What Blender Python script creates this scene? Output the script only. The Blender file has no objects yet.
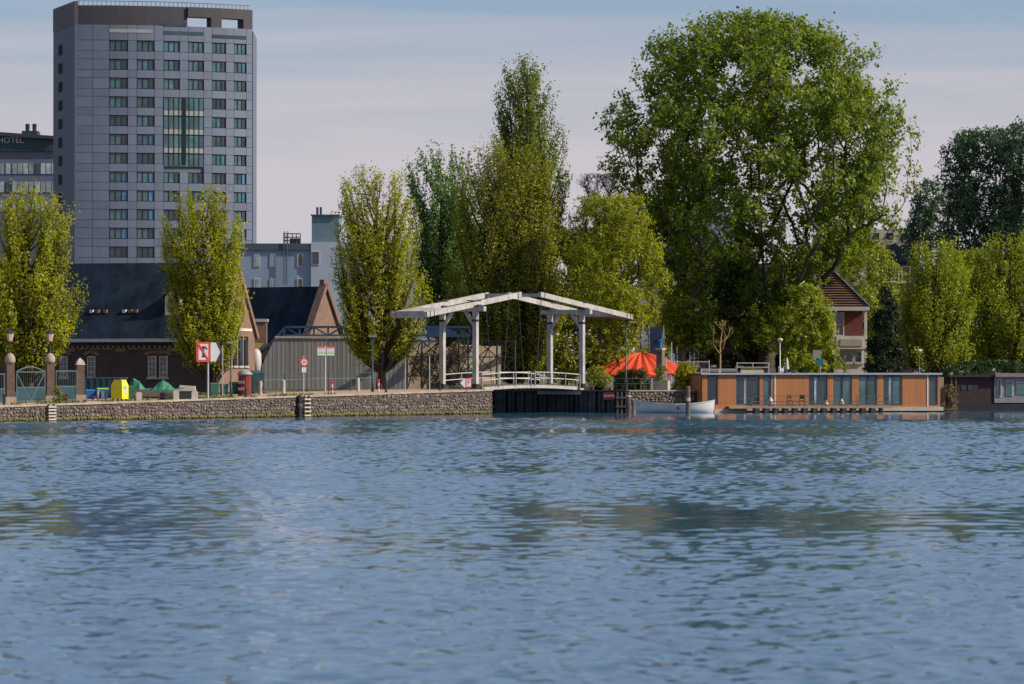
import bpy, math, random
import numpy as np
from mathutils import Vector, Matrix
random.seed(7); rng = np.random.default_rng(7)
S = bpy.context.scene
PI = math.pi

# ------------------------------------------------------------ camera, world, sun, exposure
F = 3900.0; CAMZ = 3.0; HOR = 375.0
cd = bpy.data.cameras.new('camera'); cam = bpy.data.objects.new('camera', cd)
S.collection.objects.link(cam); S.camera = cam
cd.sensor_width = 36; cd.lens = F/1024*36; cd.clip_start = .5; cd.clip_end = 9000
cam.location = (0, 0, CAMZ)
cam.rotation_euler = (PI/2 + math.atan((HOR-342)/F), 0, 0)
cd.dof.use_dof = True; cd.dof.focus_distance = 303; cd.dof.aperture_fstop = 3.0

SUN_EL = math.radians(34); SUN_AZ = math.radians(103)      # azimuth from +Y towards +X
W = bpy.data.worlds.new('World'); S.world = W; W.use_nodes = True
nt = W.node_tree; nt.nodes.clear()
out = nt.nodes.new('ShaderNodeOutputWorld'); bg = nt.nodes.new('ShaderNodeBackground')
sky = nt.nodes.new('ShaderNodeTexSky'); sky.sky_type = 'NISHITA'; sky.sun_disc = False
sky.sun_elevation = SUN_EL; sky.sun_rotation = SUN_AZ
sky.air_density = 1.0; sky.dust_density = 1.2; sky.ozone_density = 3.0; sky.altitude = 0
tc = nt.nodes.new('ShaderNodeTexCoord'); mp = nt.nodes.new('ShaderNodeMapping')
mp.inputs['Scale'].default_value = (1.6, 1.6, 30.0)
nz = nt.nodes.new('ShaderNodeTexNoise'); nz.inputs['Scale'].default_value = 3.0
nz.inputs['Detail'].default_value = 5; nz.inputs['Roughness'].default_value = .55; nz.inputs['Distortion'].default_value = .6
cr = nt.nodes.new('ShaderNodeValToRGB'); cr.color_ramp.elements[0].position = .42; cr.color_ramp.elements[1].position = .68
cr.color_ramp.elements[0].color = (0, 0, 0, 1); cr.color_ramp.elements[1].color = (.55, .55, .55, 1)
mx = nt.nodes.new('ShaderNodeMix'); mx.data_type = 'RGBA'
mx.inputs[7].default_value = (4.75, 4.45, 4.85, 1)
tint = nt.nodes.new('ShaderNodeMix'); tint.data_type = 'RGBA'; tint.blend_type = 'MULTIPLY'
tint.inputs[0].default_value = 1; tint.inputs[7].default_value = (.75, .79, .93, 1)
nt.links.new(tc.outputs['Generated'], mp.inputs[0]); nt.links.new(mp.outputs[0], nz.inputs['Vector'])
sxyz = nt.nodes.new('ShaderNodeSeparateXYZ'); nt.links.new(tc.outputs['Generated'], sxyz.inputs[0])
hz_ = nt.nodes.new('ShaderNodeMapRange'); hz_.interpolation_type = 'SMOOTHERSTEP'      # pale haze hugging the horizon
hz_.inputs[1].default_value = .115; hz_.inputs[2].default_value = .035; hz_.inputs[3].default_value = 0; hz_.inputs[4].default_value = .95
nt.links.new(sxyz.outputs['Z'], hz_.inputs[0]); nt.links.new(nz.outputs['Fac'], cr.inputs[0])
mxx = nt.nodes.new('ShaderNodeMath'); mxx.operation = 'MULTIPLY_ADD'; mxx.use_clamp = True; mxx.inputs[1].default_value = .6
nt.links.new(cr.outputs[0], mxx.inputs[0]); nt.links.new(hz_.outputs[0], mxx.inputs[2]); sky_lift = nt.nodes.new('ShaderNodeMapRange'); sky_lift.interpolation_type = 'SMOOTHSTEP'    # unseen cloud layer, added above the view to brighten the water
sky_lift.inputs[1].default_value = .10; sky_lift.inputs[2].default_value = .26; sky_lift.inputs[3].default_value = 0; sky_lift.inputs[4].default_value = .34
nt.links.new(sxyz.outputs['Z'], sky_lift.inputs[0])
vad = nt.nodes.new('ShaderNodeMath'); vad.operation = 'ADD'; vad.use_clamp = True
nt.links.new(mxx.outputs[0], vad.inputs[0]); nt.links.new(sky_lift.outputs[0], vad.inputs[1]); nt.links.new(vad.outputs[0], mx.inputs[0])
nt.links.new(sky.outputs[0], tint.inputs[6]); nt.links.new(tint.outputs[2], mx.inputs[6])
nt.links.new(mx.outputs[2], bg.inputs[0]); bg.inputs[1].default_value = .105
nt.links.new(bg.outputs[0], out.inputs[0])

ld = bpy.data.lights.new('sun', 'SUN'); ld.energy = 4.8; ld.angle = math.radians(.5); ld.color = (1, .86, .68)
sun = bpy.data.objects.new('sun', ld); S.collection.objects.link(sun)
sd = Vector((math.sin(SUN_AZ)*math.cos(SUN_EL), math.cos(SUN_AZ)*math.cos(SUN_EL), math.sin(SUN_EL)))
sun.rotation_euler = sd.to_track_quat('Z', 'Y').to_euler(); sun.location = (60, 250, 80)
S.view_settings.view_transform = 'Standard'; S.view_settings.look = 'None'
S.view_settings.exposure = 0.25; S.view_settings.gamma = 1
S.cycles.max_bounces = 6; S.cycles.transparent_max_bounces = 6

# ------------------------------------------------------------ helpers
def PX(px, D): return (px-512)/F*D
def PZ(py, D): return CAMZ+(HOR-py)/F*D
def at(px, D, z=0): return Vector((PX(px, D), D, z))
DX, DY = .5197, .8543                       # direction of the quay road
O = Vector((-4.08, 300, 0)); ROADROT = math.atan2(DY, DX)
def road(t, p, z=0): return Vector((O.x+t*DX+p*DY, O.y+t*DY-p*DX, z))
def gz(y): return 1.05+.85*min(1, max(-.3, (y-249)/51))   # street level, rising to the bridge

class MB:
    def __init__(s): s.v = []; s.f = []
    def add(s, vs, fs):
        n = len(s.v); s.v += [tuple(v) for v in vs]; s.f += [tuple(i+n for i in f) for f in fs]; return s
    def box(s, c, d, rz=0, M=None):
        x, y, z = d[0]/2, d[1]/2, d[2]/2
        vs = [Vector((a*x, b*y, e*z)) for e in (-1, 1) for a, b in ((-1, -1), (1, -1), (1, 1), (-1, 1))]
        if M is not None: vs = [M @ v for v in vs]
        elif rz: R = Matrix.Rotation(rz, 3, 'Z'); vs = [R @ v for v in vs]
        c = Vector(c)
        return s.add([v+c for v in vs], [(3, 2, 1, 0), (4, 5, 6, 7), (0, 1, 5, 4), (1, 2, 6, 5), (2, 3, 7, 6), (3, 0, 4, 7)])
    def bx(s, x0, x1, y0, y1, z0, z1): return s.box(((x0+x1)/2, (y0+y1)/2, (z0+z1)/2), (x1-x0, y1-y0, z1-z0))
    def beam(s, a, b, w, h):
        a = Vector(a); b = Vector(b); d = b-a; L = d.length; d.normalize()
        up = Vector((0, 0, 1)) if abs(d.z) < .95 else Vector((0, 1, 0))
        sy = up.cross(d).normalized(); u = d.cross(sy)
        M = Matrix((d, sy, u)).transposed()
        return s.box((a+b)/2, (L, w, h), M=M)
    def tube(s, a, b, r0, r1=None, n=8, cap=True):
        r1 = r0 if r1 is None else r1
        a = Vector(a); b = Vector(b); d = (b-a).normalized()
        up = Vector((0, 0, 1)) if abs(d.z) < .9 else Vector((1, 0, 0))
        x = up.cross(d).normalized(); y = d.cross(x); vs = []
        for c, r in ((a, r0), (b, r1)):
            for k in range(n):
                t = 2*PI*k/n; vs.append(c+(x*math.cos(t)+y*math.sin(t))*r)
        fs = [(k, (k+1) % n, n+(k+1) % n, n+k) for k in range(n)]
        if cap: fs += [tuple(range(n-1, -1, -1)), tuple(range(n, 2*n))]
        return s.add(vs, fs)
    def lathe(s, prof, n=12, c=(0, 0, 0), sx=1, sy=1, rot=0):
        c = Vector(c); vs = []; m = len(prof)
        for r, z in prof:
            for k in range(n):
                t = 2*PI*k/n+rot; vs.append(c+Vector((r*math.cos(t)*sx, r*math.sin(t)*sy, z)))
        fs = [(i*n+k, i*n+(k+1) % n, (i+1)*n+(k+1) % n, (i+1)*n+k) for i in range(m-1) for k in range(n)]
        fs += [tuple(range(n-1, -1, -1)), tuple(range((m-1)*n, m*n))]
        return s.add(vs, fs)
    def prism(s, poly, ex):                  # polygon of 3D points, extruded by vector ex
        n = len(poly); ex = Vector(ex); P = [Vector(p) for p in poly]
        fs = [tuple(range(n-1, -1, -1)), tuple(range(n, 2*n))]+[(k, (k+1) % n, n+(k+1) % n, n+k) for k in range(n)]
        return s.add(P+[p+ex for p in P], fs)
    def mesh(s, name):
        me = bpy.data.meshes.new(name); me.from_pydata(s.v, [], s.f); me.update(); return me
    def build(s, name, m, parent=None, loc=(0, 0, 0), rz=0, smooth=False, label=None):
        me = s.mesh(name); me.materials.append(m)
        import bmesh
        b = bmesh.new(); b.from_mesh(me); bmesh.ops.recalc_face_normals(b, faces=b.faces); b.to_mesh(me); b.free()
        if smooth: me.polygons.foreach_set('use_smooth', [True]*len(me.polygons))
        o = bpy.data.objects.new(name, me); S.collection.objects.link(o)
        o.location = loc; o.rotation_euler.z = rz
        if parent: o.parent = parent
        if label: o['label'] = label
        return o
def inst(me, name, parent, loc=(0, 0, 0), rz=0, sc=None):
    o = bpy.data.objects.new(name, me); S.collection.objects.link(o); o.parent = parent
    o.location = loc; o.rotation_euler.z = rz
    if sc: o.scale = sc
    return o
def tag(o, label, cat, group=None):
    o['label'] = label; o['category'] = cat
    if group: o['group'] = group
    return o
def thing(name, label, cat, loc=(0, 0, 0), rz=0, group=None):
    o = bpy.data.objects.new(name, None); S.collection.objects.link(o); o.empty_display_size = .2
    o.location = loc; o.rotation_euler.z = rz; return tag(o, label, cat, group)
def struct(o): o['kind'] = 'structure'; return o
def stuff(o): o['kind'] = 'stuff'; return o
def dup(root, loc, rz=None, label=None):
    r = root.copy(); S.collection.objects.link(r); r.location = loc
    if rz is not None: r.rotation_euler.z = rz
    if label: r['label'] = label
    for ch in list(root.children):
        c = ch.copy(); S.collection.objects.link(c); c.parent = r
        for g in ch.children:
            d = g.copy(); S.collection.objects.link(d); d.parent = c
    return r
def text_mesh(body, size, name, m, parent, loc, rot=(PI/2, 0, 0), ext=.01):
    cu = bpy.data.curves.new(name, 'FONT'); cu.body = body; cu.size = size; cu.extrude = ext
    cu.align_x = 'CENTER'; cu.align_y = 'CENTER'
    t = bpy.data.objects.new('tmp', cu); S.collection.objects.link(t)
    dg = bpy.context.evaluated_depsgraph_get(); me = bpy.data.meshes.new_from_object(t.evaluated_get(dg))
    bpy.data.objects.remove(t); bpy.data.curves.remove(cu)
    me.materials.clear(); me.materials.append(m)
    o = bpy.data.objects.new(name, me); S.collection.objects.link(o); o.parent = parent
    o.location = loc; o.rotation_euler = rot; return o

def mat(name, col, rough=.7, var=.25, scale=1.5, metal=0, bump=0, bscale=8, col2=None, stretch=None, pieces=0, spec=.4):
    m = bpy.data.materials.new(name); m.use_nodes = True; t = m.node_tree; b = t.nodes['Principled BSDF']
    b.inputs['Roughness'].default_value = rough; b.inputs['Metallic'].default_value = metal
    b.inputs['Specular IOR Level'].default_value = spec
    g = t.nodes.new('ShaderNodeNewGeometry'); v = g.outputs['Position']
    if stretch:
        mpn = t.nodes.new('ShaderNodeMapping'); mpn.inputs['Scale'].default_value = stretch
        t.links.new(v, mpn.inputs[0]); v = mpn.outputs[0]
    n = t.nodes.new('ShaderNodeTexNoise'); n.inputs['Scale'].default_value = scale; n.inputs['Detail'].default_value = 6
    n.inputs['Roughness'].default_value = .65; t.links.new(v, n.inputs['Vector'])
    r = t.nodes.new('ShaderNodeValToRGB'); r.color_ramp.elements[0].position = .3; r.color_ramp.elements[1].position = .7
    c2 = col2 or col
    r.color_ramp.elements[0].color = tuple(c*(1-var) for c in col)+(1,)
    r.color_ramp.elements[1].color = tuple(min(1, c*(1+var)) for c in c2)+(1,)
    t.links.new(n.outputs['Fac'], r.inputs[0]); o = r.outputs[0]
    if pieces:
        src = t.nodes.new('ShaderNodeObjectInfo').outputs['Random'] if pieces > 0 else g.outputs['Random Per Island']
        mr = t.nodes.new('ShaderNodeMapRange'); mr.inputs[3].default_value = 1-abs(pieces); mr.inputs[4].default_value = 1+abs(pieces)
        t.links.new(src, mr.inputs[0])
        mm = t.nodes.new('ShaderNodeMix'); mm.data_type = 'RGBA'; mm.blend_type = 'MULTIPLY'; mm.inputs[0].default_value = 1
        t.links.new(o, mm.inputs[6]); t.links.new(mr.outputs[0], mm.inputs[7]); o = mm.outputs[2]
    t.links.new(o, b.inputs['Base Color'])
    if bump:
        n2 = t.nodes.new('ShaderNodeTexNoise'); n2.inputs['Scale'].default_value = bscale; n2.inputs['Detail'].default_value = 5
        t.links.new(v, n2.inputs['Vector'])
        bp = t.nodes.new('ShaderNodeBump'); bp.inputs['Strength'].default_value = bump; bp.inputs['Distance'].default_value = .05
        t.links.new(n2.outputs['Fac'], bp.inputs['Height']); t.links.new(bp.outputs[0], b.inputs['Normal'])
    return m
def glass(name, col, rough=.08, var=.5):
    m = mat(name, col, rough, var, .6, pieces=.35, spec=.8); return m
def leafmat(name, c1, c2, trans=.35):
    m = bpy.data.materials.new(name); m.use_nodes = True; t = m.node_tree; t.nodes.clear()
    o = t.nodes.new('ShaderNodeOutputMaterial'); g = t.nodes.new('ShaderNodeNewGeometry')
    n = t.nodes.new('ShaderNodeTexNoise'); n.inputs['Scale'].default_value = .55; n.inputs['Detail'].default_value = 3
    t.links.new(g.outputs['Position'], n.inputs['Vector'])
    a = t.nodes.new('ShaderNodeMath'); a.operation = 'MULTIPLY_ADD'; a.inputs[1].default_value = .28
    t.links.new(g.outputs['Random Per Island'], a.inputs[0])
    k = t.nodes.new('ShaderNodeMath'); k.operation = 'MULTIPLY_ADD'; k.inputs[1].default_value = 1.3; k.inputs[2].default_value = -.28
    t.links.new(n.outputs['Fac'], k.inputs[0]); t.links.new(k.outputs[0], a.inputs[2])
    r = t.nodes.new('ShaderNodeValToRGB'); r.color_ramp.elements[0].color = c1+(1,); r.color_ramp.elements[1].color = c2+(1,)
    t.links.new(a.outputs[0], r.inputs[0])
    d = t.nodes.new('ShaderNodeBsdfDiffuse'); tr = t.nodes.new('ShaderNodeBsdfTranslucent'); gl = t.nodes.new('ShaderNodeBsdfGlossy')
    gl.inputs['Roughness'].default_value = .45; gl.inputs['Color'].default_value = (.6, .6, .6, 1)
    hs = t.nodes.new('ShaderNodeHueSaturation'); hs.inputs['Saturation'].default_value = 1.1; hs.inputs['Value'].default_value = 1.25
    hs.inputs['Hue'].default_value = .49
    t.links.new(r.outputs[0], d.inputs[0]); t.links.new(r.outputs[0], hs.inputs['Color']); t.links.new(hs.outputs[0], tr.inputs[0])
    m1 = t.nodes.new('ShaderNodeMixShader'); m1.inputs[0].default_value = trans
    t.links.new(d.outputs[0], m1.inputs[1]); t.links.new(tr.outputs[0], m1.inputs[2])
    m2 = t.nodes.new('ShaderNodeMixShader'); m2.inputs[0].default_value = .025
    t.links.new(m1.outputs[0], m2.inputs[1]); t.links.new(gl.outputs[0], m2.inputs[2]); t.links.new(m2.outputs[0], o.inputs[0])
    return m

M = {}
M['white'] = mat('white_paint', (.46, .455, .46), .5, .1, 2.5)
M['whitewood'] = mat('weathered_white_paint', (.33, .325, .33), .6, .3, 1.6, bump=.3, stretch=(1, 1, .6), col2=(.36, .35, .345))
M['black'] = mat('black_iron', (.02, .022, .026), .5, .3)
M['darkblue'] = mat('blue_steel', (.02, .06, .13), .5, .3)
M['grey'] = mat('grey_metal', (.25, .27, .28), .5, .2)
M['galv'] = mat('galvanised_steel', (.42, .44, .45), .45, .15, metal=.3)
M['teal'] = mat('teal_grey_iron', (.07, .11, .12), .5, .2)
M['stone'] = mat('rubble_stone', (.105, .085, .075), .85, .35, 2.2, col2=(.16, .13, .115), bump=.4, pieces=-.45)
M['coping'] = mat('coping_stone', (.30, .25, .20), .85, .2, 1.2, pieces=-.12)
M['asphalt'] = mat('street_paving', (.36, .27, .20), .9, .2, .8, bump=.2)
M['soil'] = mat('bank_ground', (.07, .085, .035), .95, .4, .5, col2=(.12, .11, .06))
M['grass'] = mat('verge_grass', (.10, .13, .03), .95, .4, 2, pieces=-.35)
M['darkwall'] = mat('dark_sheet_piling', (.035, .052, .075), .7, .4, 1.5, col2=(.05, .06, .07), bump=.3)
M['brick'] = mat('dark_shaded_brick', (.055, .04, .045), .85, .25, 1.2, bump=.3, bscale=14)  # front walls: their shade is put into this darker brick colour
M['brickwarm_lit'] = mat('warm_sunlit_brick', (.19, .125, .095), .85, .22, 1.2, bump=.3, bscale=14)  # gables: sunlight put into the brick colour; also plain warm brick trim
M['slate'] = mat('dark_slate_roof', (.008, .016, .028), .95, .4, .9, col2=(.013, .024, .040), stretch=(1, 1, .25), bump=.3, spec=.08)
M['tile'] = mat('red_roof_tile', (.17, .10, .075), .85, .25, 3, bump=.5)
M['cream'] = mat('cream_plaster', (.60, .55, .47), .8, .12)
M['panel'] = mat('tower_hazed_cladding', (.115, .145, .22), .55, .12, .12, pieces=.10, stretch=(1, 1, .35))  # bluish: the haze of distance is put into the cladding colour
M['panelback'] = mat('tower_joint', (.10, .12, .165), .7, .1)
M['side'] = mat('tower_shaded_side', (.05, .075, .12), .6, .12, .1)  # left side face: its shade put into a darker colour; also plain trim
M['crown'] = mat('tower_top_cladding', (.042, .04, .052), .6, .15, .1)
M['glassteal'] = glass('teal_curtain_glass', (.04, .10, .115))
M['glassdark'] = glass('dark_glass', (.018, .035, .05))
M['glassblue'] = glass('blue_open_glass', (.03, .14, .26))
M['glasslight'] = glass('pale_blind_glass', (.25, .32, .35))
M['frame'] = mat('dark_window_frame', (.014, .024, .034), .8, .2, spec=.1)
M['bluewall'] = mat('blue_grey_render', (.19, .26, .37), .75, .12, .15)
M['wood'] = mat('orange_cedar', (.37, .155, .06), .6, .14, 2.5, stretch=(1, 1, .12), pieces=-.06)
M['oldwood'] = mat('weathered_timber', (.10, .085, .07), .85, .35, 2)
M['deckwood'] = mat('jetty_timber', (.28, .22, .17), .8, .3, 2)
M['darkwood'] = mat('dark_cabin_wood', (.035, .02, .02), .7, .35, 2, pieces=-.25)
M['red'] = mat('red_paint', (.55, .035, .025), .45, .1)
M['darkred'] = mat('dark_red_paint', (.16, .018, .02), .5, .15)
M['tent'] = mat('orange_red_canvas', (.55, .06, .018), .7, .12, 1.5)
M['yellow'] = mat('yellow_plastic', (.68, .60, .02), .45, .06, 2)
M['green'] = mat('green_paint', (.02, .10, .075), .5, .2)
M['lime'] = mat('green_sticker', (.12, .45, .10), .5, .1)
M['tarp'] = mat('green_tarpaulin', (.015, .15, .09), .55, .3, 3, bump=.6, bscale=4)
M['blue'] = mat('blue_plastic', (.02, .10, .28), .45, .15)
M['brightblue'] = mat('bright_blue_paint', (.01, .16, .42), .45, .1)
M['tealdark'] = mat('dark_teal_paint', (.015, .05, .07), .5, .3)
M['shed'] = mat('grey_green_sheeting', (.27, .275, .275), .6, .1, .5, stretch=(1, 1, .3), pieces=.1)
M['tan'] = mat('sand_canvas', (.30, .24, .165), .8, .2, 1.2)
M['ochre'] = mat('ochre_board', (.52, .36, .12), .7, .15)
M['concrete'] = mat('pale_concrete', (.40, .36, .32), .85, .15, 2)
M['bark'] = mat('tree_bark', (.055, .045, .035), .9, .35, 3, bump=.5)
M['palebark'] = mat('pale_bark', (.30, .21, .13), .9, .25, 3)
M['lantern'] = mat('lantern_glass', (.55, .42, .30), .3, .1)
M['bronze'] = mat('dark_bluish_panel', (.015, .03, .09), .5, .2)
M['l_yel'] = leafmat('spring_elm_leaves', (.13, .15, .010), (.47, .50, .02), .5)
M['l_map'] = leafmat('maple_leaves', (.11, .14, .010), (.40, .45, .02), .5)
M['l_mid'] = leafmat('elm_leaves', (.10, .125, .014), (.32, .34, .025), .45)
M['l_dark'] = leafmat('poplar_leaves', (.05, .12, .03), (.17, .31, .06), .42)
M['l_pop'] = leafmat('tall_poplar_leaves', (.075, .12, .022), (.25, .33, .045), .42)
M['l_big'] = leafmat('giant_poplar_leaves', (.048, .096, .018), (.27, .36, .034), .48)
M['l_lit'] = leafmat('fresh_green_leaves', (.11, .17, .02), (.38, .44, .035), .5)
M['l_far'] = leafmat('far_poplar_leaves', (.035, .07, .05), (.09, .17, .07), .35)
M['l_con'] = leafmat('conifer_needles', (.010, .022, .014), (.03, .05, .025), .1)
M['l_brn'] = leafmat('dry_creeper_leaves', (.09, .07, .035), (.30, .22, .11), .3)
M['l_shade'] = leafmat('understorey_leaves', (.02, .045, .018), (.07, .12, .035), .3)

def moss_wall(m):                            # algae band just above the water line
    t = m.node_tree; b = t.nodes['Principled BSDF']; src = b.inputs['Base Color'].links[0].from_socket
    g = t.nodes.new('ShaderNodeNewGeometry'); sp = t.nodes.new('ShaderNodeSeparateXYZ'); t.links.new(g.outputs['Position'], sp.inputs[0])
    n = t.nodes.new('ShaderNodeTexNoise'); n.inputs['Scale'].default_value = 1.1; t.links.new(g.outputs['Position'], n.inputs['Vector'])
    a = t.nodes.new('ShaderNodeMath'); a.operation = 'MULTIPLY_ADD'; a.inputs[1].default_value = -.35
    t.links.new(n.outputs['Fac'], a.inputs[0]); t.links.new(sp.outputs['Z'], a.inputs[2])
    for lo, hi, c in ((.07, .02, (.14, .13, .02, 1)), (-.06, -.1, (.02, .02, .02, 1))):
        r = t.nodes.new('ShaderNodeMapRange'); r.inputs[1].default_value = lo; r.inputs[2].default_value = hi
        t.links.new(a.outputs[0], r.inputs[0])
        x = t.nodes.new('ShaderNodeMix'); x.data_type = 'RGBA'; t.links.new(r.outputs[0], x.inputs[0])
        t.links.new(src, x.inputs[6]); x.inputs[7].default_value = c; src = x.outputs[2]
    t.links.new(src, b.inputs['Base Color'])
moss_wall(M['stone'])

# ------------------------------------------------------------ water
wm = bpy.data.materials.new('river_water'); wm.use_nodes = True; t = wm.node_tree; b = t.nodes['Principled BSDF']
b.inputs['Base Color'].default_value = (.018, .045, .07, 1); b.inputs['IOR'].default_value = 1.33
b.inputs['Roughness'].default_value = .10
g = t.nodes.new('ShaderNodeNewGeometry')
def wnoise(sc, stretch, det, rot=0, dist=0):
    mpn = t.nodes.new('ShaderNodeMapping'); mpn.inputs['Scale'].default_value = stretch; mpn.inputs['Rotation'].default_value = (0, 0, rot)
    t.links.new(g.outputs['Position'], mpn.inputs[0])
    n = t.nodes.new('ShaderNodeTexNoise'); n.inputs['Scale'].default_value = sc; n.inputs['Detail'].default_value = det
    n.inputs['Roughness'].default_value = .55; n.inputs['Distortion'].default_value = dist
    t.links.new(mpn.outputs[0], n.inputs['Vector']); return n.outputs['Fac']
b.inputs['Base Color'].default_value = (.042, .115, .205, 1); b.inputs['Roughness'].default_value = .05
mid = wnoise(5.5, (.7, 1.2, 1), 3, -.2, .3)
b2 = t.nodes.new('ShaderNodeBump'); b2.inputs['Distance'].default_value = .0015; b2.inputs['Strength'].default_value = .8
t.links.new(mid, b2.inputs['Height']); t.links.new(b2.outputs[0], b.inputs['Normal'])
def wave_mesh():
    """real wind waves: rows of vertices over the river, a sum of many short crests, rougher and calmer in patches"""
    rs = np.random.default_rng(5)
    ys = [24.0]
    while ys[-1] < 345: ys.append(ys[-1]+(.10 if ys[-1] < 60 else .15 if ys[-1] < 120 else .27))
    ys = np.array(ys); nx = 244; u = np.linspace(-1, 1, nx)
    X = u[None]*(ys[:, None]*.155+4); Y = np.repeat(ys[:, None], nx, 1); Z = np.zeros_like(X)
    def vn(sx, sy, seed):                    # smooth patches
        r = np.random.default_rng(seed); o = np.zeros_like(X)
        for k in range(14):
            a = r.uniform(0, PI); f = r.uniform(.5, 1.6); o += np.sin((X*math.cos(a)/sx+Y*math.sin(a)/sy)*f*2*PI+r.uniform(0, 6.3))
        return o/3.2
    def band(c, w): return np.exp(-((Y-c)/w)**2)
    calm = np.clip(.55*vn(34, 30, 3)-.1, 0, 1)*.28+band(80, 12)*np.clip(.85+.9*vn(9, 60, 4), 0, 1.3)+band(122, 9)*.5*np.clip(.5+.9*vn(14, 60, 8), 0, 1)+band(212, 9)*.85*np.clip(.8+.5*vn(18, 60, 9), 0, 1)+1/(1+np.exp(-(Y-262)/5))
    amp = 1-.87*np.clip(calm, 0, 1)
    for k in range(120):
        L = math.exp(rs.uniform(math.log(.24), math.log(1.05))); th = PI/2+rs.normal()*1.15+.12; kk = 2*PI/L
        sl = WSL*(1.0 if L < .7 else .75)/math.sqrt(60)*1.1        # slope of this component
        ph = rs.uniform(0, 6.28); wob = .35*np.sin(X/(L*5.1)+ph*3)+.35*np.sin(Y/(L*7.3)+ph*5)
        cut = 1+1.15*np.clip((Y-85)/80, 0, 1)
        Z += sl/kk*np.sin(kk*(X*math.cos(th)+Y*math.sin(th))+ph+wob)*cut
    Z *= amp*(1-.6*np.clip(band(206, 10)*np.clip(.7+.5*vn(18, 60, 9), 0, 1), 0, 1))*(1-.6/(1+np.exp(-(Y-258)/4)))
    for k in range(44):                      # longer swell that also crosses the calm patches
        L = math.exp(rs.uniform(math.log(.95), math.log(2.6))); th = PI/2+rs.normal()*1.1; kk = 2*PI/L; ph = rs.uniform(0, 6.28)
        Z += .024/math.sqrt(22)/kk*np.sin(kk*(X*math.cos(th)+Y*math.sin(th))+ph+.4*np.sin(X/(L*3.1)+ph*3))
    V = np.stack([X, Y, Z], 2).reshape(-1, 3); n = len(ys)
    i = np.arange(n-1)[:, None]*nx+np.arange(nx-1)[None]; Fc = np.stack([i, i+1, i+nx+1, i+nx], 2).reshape(-1, 4)
    return V, Fc
WSL = .128
def grid_obj(name, V, Fc, m):
    me = bpy.data.meshes.new(name); nf = len(Fc)
    me.vertices.add(len(V)); me.vertices.foreach_set('co', V.astype(np.float32).ravel())
    me.loops.add(nf*4); me.loops.foreach_set('vertex_index', Fc.astype(np.int32).ravel())
    me.polygons.add(nf); me.polygons.foreach_set('loop_start', np.arange(0, nf*4, 4, dtype=np.int32)); me.polygons.foreach_set('use_smooth', np.ones(nf, bool))
    me.update(calc_edges=True); me.materials.append(m); o = bpy.data.objects.new(name, me); S.collection.objects.link(o); return o
V, Fc = wave_mesh(); struct(grid_obj('river_water', V, Fc, wm))
mb = MB(); mb.add([(-1500, -200, -.2), (1500, -200, -.2), (1500, 700, -.2), (-1500, 700, -.2)], [(0, 1, 2, 3)])
struct(mb.build('outer_water', wm))
mb = MB(); mb.add([(-3000, -300, -2.5), (3000, -300, -2.5), (3000, 5000, -2.5), (-3000, 5000, -2.5)], [(0, 1, 2, 3)])
struct(mb.build('river_bed', M['soil']))

# ------------------------------------------------------------ banks
def sheet(rows, name, m):
    mb = MB(); n = len(rows[0])
    vs = [v for r in rows for v in r]
    fs = [(i*n+k, i*n+k+1, (i+1)*n+k+1, (i+1)*n+k) for i in range(len(rows)-1) for k in range(n-1)]
    mb.add(vs, fs); return struct(mb.build(name, m))
QP = 2.15                                    # quay edge (p) and abutment faces (t)
TL, TR = 1.35, 15.2
def lb(t, p, dz=0):
    v = road(t, p); v.z = gz(v.y)+dz if t < 2 else 1.9; return v
ts = [-260, -160, -100, -62, -50, -40, -30, -20, -10, -4, TL]
sheet([[lb(t_, QP-.5) for t_ in ts], [lb(t_, -5.2) for t_ in ts]], 'quay_street', M['asphalt'])
rows = [[lb(t_, p, -.004) for t_ in ts] for p in (-5.2, -9, -14, -25, -60, -420)]
for r in rows[1:]:
    for v in r: v.z = max(1.0, min(1.9, v.z))-.02
sheet(rows, 'left_bank_ground', M['soil'])
RW = [road(TR, 6.3), Vector((14.6, 312.3, 0)), Vector((38, 326, 0)), Vector((80, 340, 0)), Vector((900, 420, 0))]
RW2 = [(v.x, v.y) for v in [road(TR, -420), road(TR, -60)]+[road(TR, -8)]+RW]
far = [(-1400, 620), (-300, 600), (-100, 900), (100, 1500), (300, 1500), (700, 1500), (1300, 1500), (1600, 900)]
sheet([[(x, y, 1.78) for x, y in RW2], [(x, y+4000, 1.78) for x, y in RW2]], 'right_bank_ground', M['soil'])
RAMP = [road(TR+.0, 1.9, 2.02), road(TR, -1.9, 2.02), road(TR+26, -1.9, 1.85), road(TR+26, 1.9, 1.85)]
mb = MB(); mb.add(RAMP, [(0, 1, 2, 3)]); mb.add([v-Vector((0, 0, .5)) for v in RAMP], [(3, 2, 1, 0)])
struct(mb.build('bridge_approach_road', M['asphalt']))

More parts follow.
